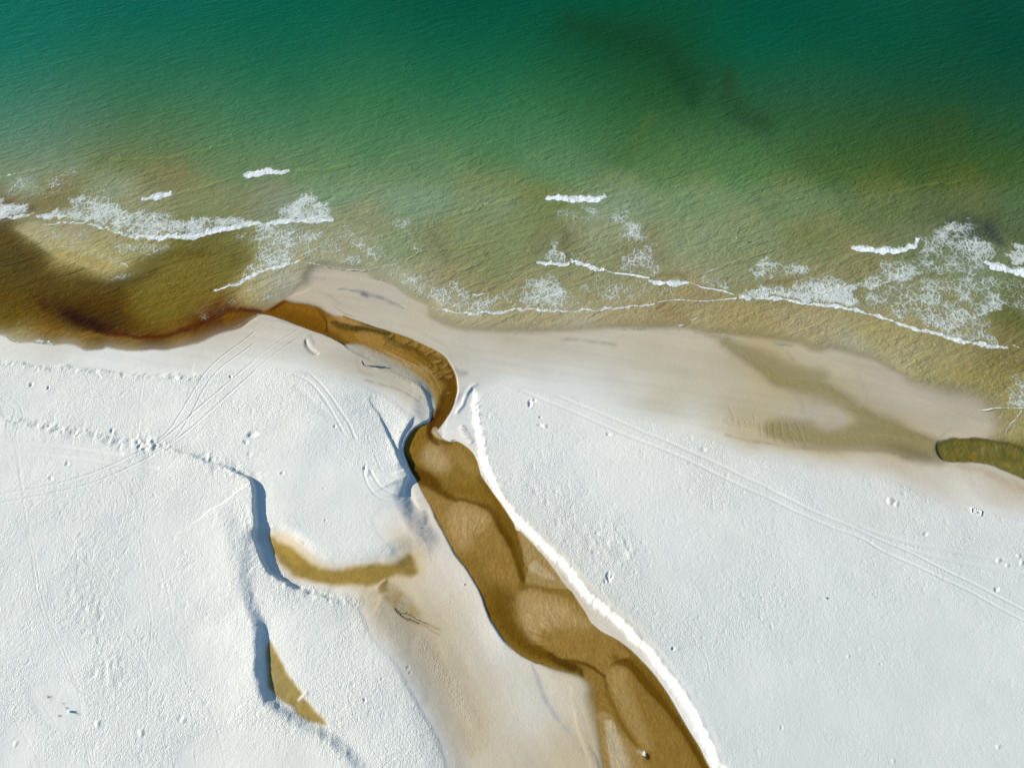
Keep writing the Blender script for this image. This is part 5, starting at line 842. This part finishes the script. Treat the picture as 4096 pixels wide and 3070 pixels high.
def baked(name, verts, edges, radii, m, parent, sub=2, root=0, post=None):
    """grow a skin over a skeleton and keep the result as plain mesh"""
    me = bpy.data.meshes.new(name + "_rig"); me.from_pydata(verts, edges, [])
    o = bpy.data.objects.new(name + "_rig", me); COL.objects.link(o)
    sk = o.modifiers.new("skin", 'SKIN'); sk.use_smooth_shade = True
    for i, r in enumerate(radii):
        r = r if isinstance(r, tuple) else (r, r); me.skin_vertices[0].data[i].radius = r; me.skin_vertices[0].data[i].use_root = (i == root)
    sb = o.modifiers.new("sub", 'SUBSURF'); sb.levels = sub; sb.render_levels = sub
    dg = bpy.context.evaluated_depsgraph_get(); dg.update()
    nm = bpy.data.meshes.new_from_object(o.evaluated_get(dg)); nm.name = name
    bpy.data.objects.remove(o); bpy.data.meshes.remove(me)
    if post: post(nm)
    nm.materials.clear(); nm.materials.append(m)
    for p in nm.polygons: p.use_smooth = True
    r = bpy.data.objects.new(name, nm); COL.objects.link(r); r.parent = parent
    return r

# ---- the person walking on the wet bar
skin_c = flat_mat("skin", (.42, .22, .15), .55, .04); navy = flat_mat("navy_cloth", (.018, .026, .055), .85, .2, 14, .004); dark = flat_mat("dark_trousers", (.014, .018, .03), .85, .2, 14, .004)
hairm = flat_mat("hair", (.03, .02, .015), .5, .3, 40, .004); greyc = flat_mat("pale_blue_collar", (.30, .36, .46), .8, .1); eye_w = flat_mat("eye_white", (.7, .7, .7), .3, .02)
px, py, pz = place(1455, 1462)
P = empty("person", (px, py, pz), math.radians(42)); P.scale = (1.22, 1.22, 1.03)
tag(P, "person in navy jacket and rolled dark trousers standing beside the brown stream", "person")
# facing +x (the sun is behind); feet apart along y
V_ = [(0, 0, .93), (0, 0, 1.05), (.0, 0, 1.22), (.0, 0, 1.36), (.01, 0, 1.455), (.02, 0, 1.50), (.03, 0, 1.60), (.035, 0, 1.68),        # 0-7 spine, neck, head
      (.0, .19, 1.38), (-.03, .27, 1.12), (.03, .29, .90), (0.04, .29, .85),                                                            # 8-11 left arm
      (.0, -.19, 1.38), (-.03, -.27, 1.12), (.03, -.29, .90), (.04, -.29, .85),                                                          # 12-15 right arm
      (0, .10, .90), (.03, .14, .50), (-.03, .18, .10), (-.02, .18, .05), (.09, .20, .03), (.15, .21, .025),                              # 16-21 left leg
      (0, -.10, .90), (.05, -.13, .50), (.01, -.17, .10), (.02, -.17, .05), (.13, -.18, .03), (.19, -.185, .025)]                           # 22-27 right leg
E_ = [(0, 1), (1, 2), (2, 3), (3, 4), (4, 5), (5, 6), (6, 7), (3, 8), (8, 9), (9, 10), (10, 11), (3, 12), (12, 13), (13, 14), (14, 15),
      (0, 16), (16, 17), (17, 18), (18, 19), (19, 20), (20, 21), (0, 22), (22, 23), (23, 24), (24, 25), (25, 26), (26, 27)]
R_ = [(.11, .15), (.10, .13), (.11, .15), (.10, .15), .055, .055, (.095, .08), (.07, .06), .06, .042, .03, .022, .06, .042, .03, .022,
      .09, .06, .04, .038, .035, .02, .09, .06, .04, .038, .035, .02]
# hands: a palm and five bent fingers each, added to the same skeleton
for s_, wr in ((1, 11), (-1, 15)):
    x0, y0, z0 = V_[wr]
    V_.append((x0 + .01, y0, z0 - .06)); palm = len(V_) - 1; E_.append((wr, palm)); R_.append((.034, .014))
    for k, (dx, ln) in enumerate(((-.028, .055), (-.010, .075), (.009, .08), (.028, .072))):
        a = len(V_); V_.append((x0 + .012 + dx, y0, z0 - .095)); V_.append((x0 + .02 + dx * 1.1, y0 - s_ * .008, z0 - .095 - ln * .55)); V_.append((x0 + .022 + dx * 1.1, y0 - s_ * .025, z0 - .095 - ln))
        E_ += [(palm, a), (a, a + 1), (a + 1, a + 2)]; R_ += [.0095, .0088, .0075]
    a = len(V_); V_.append((x0 + .045, y0 - s_ * .01, z0 - .045)); V_.append((x0 + .062, y0 - s_ * .018, z0 - .085)); E_ += [(palm, a), (a, a + 1)]; R_ += [.011, .0085]
body = baked("body", V_, E_, R_, skin_c, P, 2)
# jacket, trousers
jv = [(0, 0, .86), (0, 0, 1.05), (0, 0, 1.22), (0, 0, 1.37), (.01, 0, 1.44), (0, .20, 1.385), (-.03, .275, 1.12), (.025, .29, .91), (0, -.20, 1.385), (-.03, -.275, 1.12), (.025, -.29, .91)]
baked("jacket", jv, [(0, 1), (1, 2), (2, 3), (3, 4), (3, 5), (5, 6), (6, 7), (3, 8), (8, 9), (9, 10)], [(.15, .20), (.145, .19), (.145, .20), (.13, .18), .075, .08, .062, .05, .08, .062, .05], navy, P, 2)
baked("trousers", [(0, 0, .97), (0, 0, .90), (0, .105, .84), (.03, .14, .50), (0, .17, .30), (0, -.105, .84), (.05, -.13, .50), (.03, -.155, .30)], [(0, 1), (1, 2), (2, 3), (3, 4), (1, 5), (5, 6), (6, 7)], [(.13, .17), (.13, .17), .105, .08, .065, .105, .08, .065], dark, P, 2)
bm = bmesh.new(); bmesh.ops.create_uvsphere(bm, u_segments=20, v_segments=14, radius=.105)
for v in bm.verts:
    v.co.x = v.co.x * 1.0 - .012; v.co.y *= .84; v.co.z *= 1.02
    if v.co.x > .02 and v.co.z < .045: v.co.x = .02; v.co *= .9
    if v.co.z < -.02: v.co.x -= .012
    v.co += Vector((.03, 0, 1.655))
from_bm("hair", bm, hairm, P)
for s_ in (-1, 1):
    bm = bmesh.new(); bmesh.ops.create_uvsphere(bm, u_segments=8, v_segments=6, radius=.012, matrix=Matrix.Translation((.115, s_ * .032, 1.645)))
    from_bm("eye", bm, eye_w, P)
bm = bmesh.new(); bmesh.ops.create_cone(bm, segments=8, radius1=.014, radius2=.005, depth=.045, matrix=Matrix.Translation((.13, 0, 1.615)) @ Matrix.Rotation(-.35, 4, 'Y'), cap_ends=True)
from_bm("nose", bm, skin_c, P)
for s_ in (-1, 1):
    bm = bmesh.new(); bmesh.ops.create_uvsphere(bm, u_segments=8, v_segments=6, radius=.02, matrix=Matrix.Translation((.03, s_ * .092, 1.63)) @ Matrix.Diagonal((1, .4, 1.5, 1)))
    from_bm("ear", bm, skin_c, P)
bm = bmesh.new(); bmesh.ops.create_cube(bm, size=1, matrix=Matrix.Translation((.123, 0, 1.575)) @ Matrix.Diagonal((.012, .045, .009, 1)))
from_bm("mouth", bm, flat_mat("lips", (.35, .12, .1), .5, .02), P)
bm = bmesh.new(); bmesh.ops.create_cone(bm, segments=20, radius1=.115, radius2=.075, depth=.06, cap_ends=False, matrix=Matrix.Translation((.0, 0, 1.455)) @ Matrix.Diagonal((.9, 1.25, 1, 1)))
o = from_bm("collar", bm, greyc, P)

# ---- gull on the wing low over the water
gw = flat_mat("white_feathers", (.62, .63, .64), .7, .04); gg = flat_mat("grey_wing_feathers", (.16, .18, .21), .7, .1); gb = flat_mat("dark_tail_feathers", (.03, .03, .03), .7, .1); gy_ = flat_mat("yellow_beak", (.5, .3, .03), .5, .05)
x, y = ground(2945, 951, 1.2)
g = empty("seagull", (x, y, 1.2), math.radians(-70)); tag(g, "small white seagull with grey wings flying low over the pale green shallows", "seagull")
baked("body", [(-.24, 0, 0), (-.12, 0, .0), (.02, 0, 0), (.14, 0, .02), (.21, 0, .035), (.25, 0, .035)], [(0, 1), (1, 2), (2, 3), (3, 4), (4, 5)], [.02, .055, .075, .055, .042, .025], gw, g, 2, 2)
def wing(s_):
    bm = bmesh.new(); sec = [(0, .12, -.07, .02), (.18, .14, -.06, .07), (.36, .13, -.03, .09), (.55, .04, -.09, .05), (.68, -.10, -.15, .02)]
    rings = []
    for yy, fx, bx_, zz in sec:
        rings.append([bm.verts.new((fx, s_ * (yy + .04), zz)), bm.verts.new(((fx + bx_) / 2, s_ * (yy + .04), zz + .014)), bm.verts.new((bx_, s_ * (yy + .04), zz - .004)), bm.verts.new(((fx + bx_) / 2, s_ * (yy + .04), zz - .006))])
    for a, b_ in zip(rings[:-1], rings[1:]):
        for i in range(4): bm.faces.new((a[i], a[(i + 1) % 4], b_[(i + 1) % 4], b_[i]))
    bm.faces.new(rings[0]); bm.faces.new(rings[-1]); bmesh.ops.recalc_face_normals(bm, faces=bm.faces)
    return bm
from_bm("wing", wing(1), gg, g); from_bm("wing", wing(-1), gg, g)
bm = bmesh.new(); vs = [bm.verts.new(c) for c in ((-.2, -.02, .01), (-.2, .02, .01), (-.36, .06, 0), (-.36, -.06, 0), (-.2, -.02, -.005), (-.2, .02, -.005), (-.36, .06, -.008), (-.36, -.06, -.008))]
for f in ((0, 1, 2, 3), (7, 6, 5, 4), (0, 4, 5, 1), (1, 5, 6, 2), (2, 6, 7, 3), (3, 7, 4, 0)): bm.faces.new([vs[i] for i in f])
from_bm("tail", bm, gb, g)
bm = bmesh.new(); bmesh.ops.create_cone(bm, segments=8, radius1=.013, radius2=.003, depth=.06, cap_ends=True, matrix=Matrix.Translation((.285, 0, .03)) @ Matrix.Rotation(math.pi / 2, 4, 'Y')); from_bm("beak", bm, gy_, g)

# ---- floating sticks on the green water
stickm = flat_mat("wet_dark_wood", (.035, .028, .018), .5, .3, 12, .01)
def branch(name, pts, rad, m, parent=None, sides=7, forks=()):
    bm = bmesh.new()
    def tube(pts, r0, r1):
        pts = [Vector(p) for p in pts]; rings = []
        for i, p in enumerate(pts):
            d_ = (pts[min(i + 1, len(pts) - 1)] - pts[max(i - 1, 0)]).normalized(); a = d_.orthogonal().normalized(); b_ = d_.cross(a); r = r0 + (r1 - r0) * i / (len(pts) - 1)
            rings.append([bm.verts.new(p + (a * math.cos(t) + b_ * math.sin(t)) * r * (1 + .15 * math.sin(3 * t + i))) for t in [2 * math.pi * k / sides for k in range(sides)]])
        for q0, q1 in zip(rings[:-1], rings[1:]):
            for k in range(sides): bm.faces.new((q0[k], q0[(k + 1) % sides], q1[(k + 1) % sides], q1[k]))
        bm.faces.new(rings[0][::-1]); bm.faces.new(rings[-1])
    tube(pts, *rad)
    for fp, fr in forks: tube(fp, *fr)
    return from_bm(name, bm, m, parent)
for u, v, rz, lab in ((2493, 219, .5, "short dark floating branch far out in the darker green water"), (3441, 668, .15, "dark floating branch in the olive green water nearer the shore")):
    x, y = ground(u, v, 0.1); o = branch("floating_branch", [(-.42, 0, .02), (-.2, .05, .05), (.05, 0, .07), (.25, .04, .05), (.45, .02, .03)], (.07, .03), stickm, forks=[(((0, 0, .06), (.12, .14, .12), (.2, .24, .14)), (.035, .015))])
    o.location = (x, y, .06); o.rotation_euler = (0, 0, rz); tag(o, lab, "branch", "branches adrift on the sea")

# ---- white box on the dune
wb = flat_mat("white_painted_wood", (.86, .86, .86), .5, .02)
x, y, z = place(279, 2844)
B = empty("marker_box", (x, y, z), .05); tag(B, "small white upright box on the sand among dry grass tufts", "box")
bm = bmesh.new(); bmesh.ops.create_cube(bm, size=1, matrix=Matrix.Translation((0, 0, .16)) @ Matrix.Diagonal((.2, .3, .34, 1))); bmesh.ops.bevel(bm, geom=bm.edges[:], offset=.012, segments=2, affect='EDGES'); from_bm("case", bm, wb, B, False)
bm = bmesh.new(); bmesh.ops.create_cube(bm, size=1, matrix=Matrix.Translation((0, 0, .345)) @ Matrix.Diagonal((.24, .34, .03, 1))); bmesh.ops.bevel(bm, geom=bm.edges[:], offset=.006, segments=1, affect='EDGES'); from_bm("lid", bm, wb, B, False)

# ---- dry grass tufts
rnd = random.Random(5)
grassm = flat_mat("dry_grass", (.30, .26, .15), .8, .3, 6)
def tuft(u, v, n, r, hgt, lab):
    x, y, z = place(u, v); bm = bmesh.new()
    for i in range(n):
        a = rnd.uniform(0, 6.283); d0 = rnd.uniform(0, r); bx_, by_ = d0 * math.cos(a), d0 * math.sin(a); ln = hgt * rnd.uniform(.5, 1.1); la = a + rnd.uniform(-.6, .6); lean = rnd.uniform(.2, .9) * ln
        w = rnd.uniform(.006, .011); px_, py_ = -math.sin(la) * w, math.cos(la) * w; prev = None
        for k in range(4):
            t = k / 3; q = Vector((bx_ + math.cos(la) * lean * t * t, by_ + math.sin(la) * lean * t * t, ln * (t - .25 * t * t) - .02)); ww = 1 - .85 * t
            cur = (bm.verts.new(q + Vector((px_, py_, 0)) * ww), bm.verts.new(q - Vector((px_, py_, 0)) * ww))
            if prev: bm.faces.new((prev[0], prev[1], cur[1], cur[0]))
            prev = cur
    o = from_bm("grass_tuft", bm, grassm); o.location = (x, y, z); tag(o, lab, "grass tuft", "dry grass tufts around the white box")
tuft(193, 2786, 70, .22, .30, "dense little grass tuft furthest up and left of the white box")
tuft(255, 2812, 34, .30, .22, "thin sprawling grass tuft just above the white box")
tuft(268, 2829, 50, .20, .22, "low ragged grass tuft touching the white box on its upper left")
tuft(238, 2861, 50, .20, .26, "straw coloured grass tuft below and left of the white box")
tuft(308, 2853, 40, .26, .26, "greyish grass tuft to the right of the white box")

# ---- brown star-shaped weed on the bright sand
kelpm = flat_mat("brown_kelp", (.26, .16, .05), .6, .35, 18, .01)
x, y, z = place(3308, 2391); bm = bmesh.new(); c0 = bm.verts.new((0, 0, .08))
arms = [(2.9, .36), (2.2, .22), (.75, .30), (-.3, .34), (-1.5, .26)]; ring = []
for i, (a, l) in enumerate(arms):
    tip = bm.verts.new((math.cos(a) * l, math.sin(a) * l, .03)); m_ = a - .45; md = bm.verts.new((math.cos(m_) * .11, math.sin(m_) * .11, .05)); ring += [tip, md]
for i in range(len(ring)): bm.faces.new((c0, ring[(i + 1) % len(ring)], ring[i]))
r_ = bmesh.ops.extrude_face_region(bm, geom=bm.faces[:]); bmesh.ops.translate(bm, vec=(0, 0, -.05), verts=[e for e in r_["geom"] if isinstance(e, bmesh.types.BMVert)])
bmesh.ops.recalc_face_normals(bm, faces=bm.faces)
o = from_bm("kelp_clump", bm, kelpm, None, False); o.location = (x, y, z); tag(o, "star shaped brown clump of kelp alone on the bright white sand", "seaweed")

# ---- sandcastle with low square walls and a mound inside
x, y, z = place(3904, 2046)
K = empty("sandcastle", (x, y, z), math.radians(-24)); K.scale = (.88, .88, .55); tag(K, "low square sandcastle with shaded walls and a small mound inside on the white sand", "sandcastle")
csm = flat_mat("packed_sand", (.70, .70, .66), .9, .06, 5, .02)
def wall(x0, y0, x1, y1, wd, ht):
    bm = bmesh.new(); n = 12; a = Vector((x0, y0, 0)); b_ = Vector((x1, y1, 0)); d_ = (b_ - a); t_ = Vector((-d_.y, d_.x, 0)).normalized(); rings = []
    for i in range(n + 1):
        p = a + d_ * i / n; hh = ht * (.8 + .35 * rnd.random()); w_ = wd * (.85 + .3 * rnd.random())
        rings.append([bm.verts.new(p + t_ * w_ + Vector((0, 0, -.1))), bm.verts.new(p + t_ * w_ * .55 + Vector((0, 0, hh))), bm.verts.new(p - t_ * w_ * .55 + Vector((0, 0, hh))), bm.verts.new(p - t_ * w_ + Vector((0, 0, -.1)))])
    for q0, q1 in zip(rings[:-1], rings[1:]):
        for k in range(3): bm.faces.new((q0[k], q0[k + 1], q1[k + 1], q1[k]))
    bm.faces.new(rings[0]); bm.faces.new(rings[-1][::-1]); bmesh.ops.recalc_face_normals(bm, faces=bm.faces); return bm
for a in ((-.95, -.5, -.95, .55), (-.95, .6, -.1, .6), (.15, .6, .95, .6), (.98, -.55, .98, .6), (-.95, -.55, -.1, -.6), (.1, -.6, .95, -.58)):
    from_bm("rampart", wall(*a, .13, .22), csm, K)
bm = bmesh.new(); bmesh.ops.create_icosphere(bm, subdivisions=3, radius=.2)
for v in bm.verts: v.co.z *= .9; v.co += v.co.normalized() * .03 * math.sin(v.co.x * 31 + v.co.y * 23)
from_bm("keep", bm, csm, K)
bm = bmesh.new(); bmesh.ops.create_torus if False else None
seg = 18; rg = []
for i in range(seg):
    a = 6.283 * i / seg; rr = .36 * (1 + .08 * math.sin(3 * a)); rg.append([bm.verts.new((math.cos(a) * (rr + o_), math.sin(a) * (rr + o_), h_)) for o_, h_ in ((-.06, -.05), (0, .09), (.07, -.05))])
for i in range(seg):
    for k in range(2): bm.faces.new((rg[i][k], rg[(i + 1) % seg][k], rg[(i + 1) % seg][k + 1], rg[i][k + 1]))
bmesh.ops.recalc_face_normals(bm, faces=bm.faces); from_bm("inner_ring", bm, csm, K)

# ---- rust coloured weed strewn along the wet bar
weedm = flat_mat("rust_brown_weed", (.27, .16, .07), .7, .4, 16, .01); specm = flat_mat("dark_wrack", (.07, .065, .05), .8, .3, 16, .01)
def clump_mesh(name, seed, m):
    r = random.Random(seed); bm = bmesh.new()
    for k in range(7):
        a = r.uniform(0, 6.283); l = r.uniform(.3, 1.0); pts = [Vector((r.uniform(-.2, .2), r.uniform(-.2, .2), .12))]
        for j in range(3):
            a += r.uniform(-.7, .7); pts.append(pts[-1] + Vector((math.cos(a) * l / 3, math.sin(a) * l / 3, r.uniform(-.06, .02))))
        w = r.uniform(.09, .18); prev = None
        for j, p in enumerate(pts):
            n_ = Vector((-math.sin(a), math.cos(a), 0)) * w * (1 - .25 * j)
            cur = [bm.verts.new(p + n_), bm.verts.new(p + Vector((0, 0, .08))), bm.verts.new(p - n_), bm.verts.new(p - Vector((0, 0, .08)))]
            if prev: [bm.faces.new((prev[i], prev[(i + 1) % 4], cur[(i + 1) % 4], cur[i])) for i in range(4)]
            else: bm.faces.new(cur)
            prev = cur
        bm.faces.new(prev[::-1])
    bmesh.ops.recalc_face_normals(bm, faces=bm.faces)
    me = bpy.data.meshes.new(name); bm.to_mesh(me); bm.free(); me.materials.append(m); return me
wm = [clump_mesh("weed_clump", 20 + i, weedm) for i in range(3)]; sm_ = [clump_mesh("wrack_piece", 40 + i, specm) for i in range(3)]
for i, (u, v, s_) in enumerate([(1629, 1521, .13), (1632, 1523, .10), (1642, 1547, .16), (1653, 1548, .16), (1656, 1556, .12), (1664, 1556, .17), (1645, 1556, .12), (1676, 1567, .12), (1677, 1571, .14), (1674, 1570, .1), (1677, 1579, .12), (1682, 1586, .24), (1686, 1581, .18), (1690, 1577, .14), (1691, 1596, .12), (1640, 1538, .1), (1669, 1566, .09), (1589, 1505, .11)]):
    o = bpy.data.objects.new("weed_clump", wm[i % 3]); COL.objects.link(o); x, y, z = place(u, v); o.location = (x, y, z - .01); o.scale = (s_, s_, s_ * .5); o.rotation_euler = (0, 0, rnd.uniform(0, 6.28))
    lab = {15: "largest rust brown weed clump at the lower end of the wet bar beside the stream", 0: "small rust brown weed scrap at the upper left end of the strewn weed", 17: "lone brown weed scrap well left of the others on the wet bar", 14: "lowest small weed scrap below the largest rust brown clump"}.get(i)
    if lab is None: lab = "rust brown weed scrap in the upper cluster on the wet bar left of the stream" if v < 1562 else "rust brown weed scrap in the lower cluster around the largest clump on the wet bar"
    tag(o, lab, "seaweed", "rust brown weed on the wet bar")
wr = []
for i in range(30):
    u = rnd.uniform(10, 1130); v = np.interp(u, [0, 300, 600, 800, 1000, 1130], [1398, 1418, 1432, 1428, 1412, 1375]) + rnd.gauss(0, 9); wr.append((u, v, rnd.uniform(.05, .10)))
for i in range(16):
    u = rnd.uniform(3090, 4050); v = np.interp(u, [3072, 3400, 3700, 4096], [1860, 1900, 1945, 2060]) + rnd.gauss(0, 16); wr.append((u, v, rnd.uniform(.05, .09)))
for i, (u, v, s_) in enumerate(wr):
    o = bpy.data.objects.new("wrack_piece", sm_[i % 3]); COL.objects.link(o); x, y, z = place(u, v); o.location = (x, y, z - .005); o.scale = (s_ * 1.2, s_ * 1.2, s_ * .6); o.rotation_euler = (0, 0, rnd.uniform(0, 6.28))
    if i < 30: tag(o, "tiny dark speck of wrack on the smooth sand below the brown lagoon edge", "wrack", "wrack specks below the brown lagoon")
    else: tag(o, "tiny dark speck of wrack on the smooth sand below the olive runnel", "wrack", "wrack specks below the olive runnel")

# ---- reddish twigs
twigm = flat_mat("reddish_twig", (.30, .17, .09), .7, .3, 14, .01)
for pts, lab in (([(1596, 1725), (1600, 1726.5), (1605, 1727.5), (1610, 1730)], "thin reddish twig lying on the white sand left of the narrow stream bend"),
                 ([(1681, 2108), (1683, 2111), (1685, 2113)], "short reddish twig on the smooth sand left of the lower stream")):
    W = [place(*p) for p in pts]; o0 = Vector(W[0]); o = branch("twig", [Vector(w) - o0 + Vector((0, 0, .03)) for w in W], (.03, .018), twigm, forks=[((Vector(W[1]) - o0 + Vector((0, 0, .03)), Vector(W[1]) - o0 + Vector((.1, .14, .06))), (.015, .008))]); o.location = o0
    tag(o, lab, "twig", "reddish twigs")

# ---- rooty peat strands exposed at the edge of the tan flat
peat = flat_mat("peat_root", (.19, .15, .10), .85, .35, 9, .02)
for pts, r0, lab in ((zG((1500, 185), (1540, 235), (1580, 262), (1620, 280), (1665, 292), (1712, 312)), (.07, .03), "longest dark peat root along the edge of the tan flat"),
                     (zG((1555, 228), (1600, 228), (1640, 248), (1690, 275), (1730, 295), (1790, 318)), (.035, .02), "thin dark peat root branching just above the longest one"),
                     (zG((1490, 165), (1520, 200), (1555, 228)), (.03, .04), "short peat root at the upper end of the dark strand")):
    W = [place(*p) for p in spline(pts, 3)]; o0 = Vector(W[0]); Q = [Vector(w) - o0 + Vector((rnd.uniform(-.06, .06), rnd.uniform(-.06, .06), .01)) for w in W]
    fk = [((Q[i], Q[i] + Vector((rnd.uniform(.1, .4), rnd.uniform(-.3, .35), .02))), (.03, .012)) for i in range(1, len(Q) - 1, 2)]
    o = branch("peat_root", Q, r0, peat, forks=fk); o.location = o0; tag(o, lab, "root", "peat roots on the tan flat")

# ---- burrows: raised sand collars round a dark hole
colm = flat_mat("damp_sand", (.52, .48, .40), .9, .06, 9, .01); holm = flat_mat("burrow_shadowed_sand", (.10, .085, .06), .9, .1)
def burrow(u, v, r, lab):
    x, y, z = place(u, v); e = empty("sand_burrow", (x, y, z)); bm = bmesh.new(); seg = 20; prof = [(1.6, -.03), (1.15, .32), (.8, .36), (.5, .1)]; rr = []
    for i in range(seg):
        a = 6.283 * i / seg; rr.append([bm.verts.new((math.cos(a) * p * r, math.sin(a) * p * r, h_ * r * (1 + .15 * math.sin(2 * a)))) for p, h_ in prof])
    for i in range(seg):
        for k in range(3): bm.faces.new((rr[i][k], rr[(i + 1) % seg][k], rr[(i + 1) % seg][k + 1], rr[i][k + 1]))
    bmesh.ops.recalc_face_normals(bm, faces=bm.faces); from_bm("collar", bm, colm, e)
    bm = bmesh.new(); bmesh.ops.create_circle(bm, cap_ends=True, segments=20, radius=r * .52, matrix=Matrix.Translation((0, 0, r * .1))); 
    for f in bm.faces: f.normal_flip() if f.normal.z < 0 else None
    from_bm("hole", bm, holm, e); tag(e, lab, "burrow", "burrows in the sand")
burrow(1858, 2336, .15, "round burrow with a pale collar on the tan flat beside the lower stream")
burrow(1630, 2668, .13, "burrow on the edge of the tan flat, lower left of the peat roots")

# ---- lump breaking the stream surface near the bottom
x, y, z = place(2579, 3012)
stm = flat_mat("pale_wet_stone", (.52, .47, .42), .6, .15, 6, .02); bm = bmesh.new(); bmesh.ops.create_icosphere(bm, subdivisions=4, radius=.3)
for v in bm.verts:
    n_ = v.co.normalized(); v.co *= 1 + .18 * math.sin(n_.x * 5 + 1) * math.cos(n_.y * 4) + .06 * math.sin(n_.x * 13 + n_.z * 9); v.co.z *= .4; v.co.y *= 1.25
o = from_bm("stone", bm, stm); o.location = (x, y, z); o.rotation_euler = (0, 0, -.5); tag(o, "pale wet stone breaking the surface of the brown stream near the bottom", "stone")
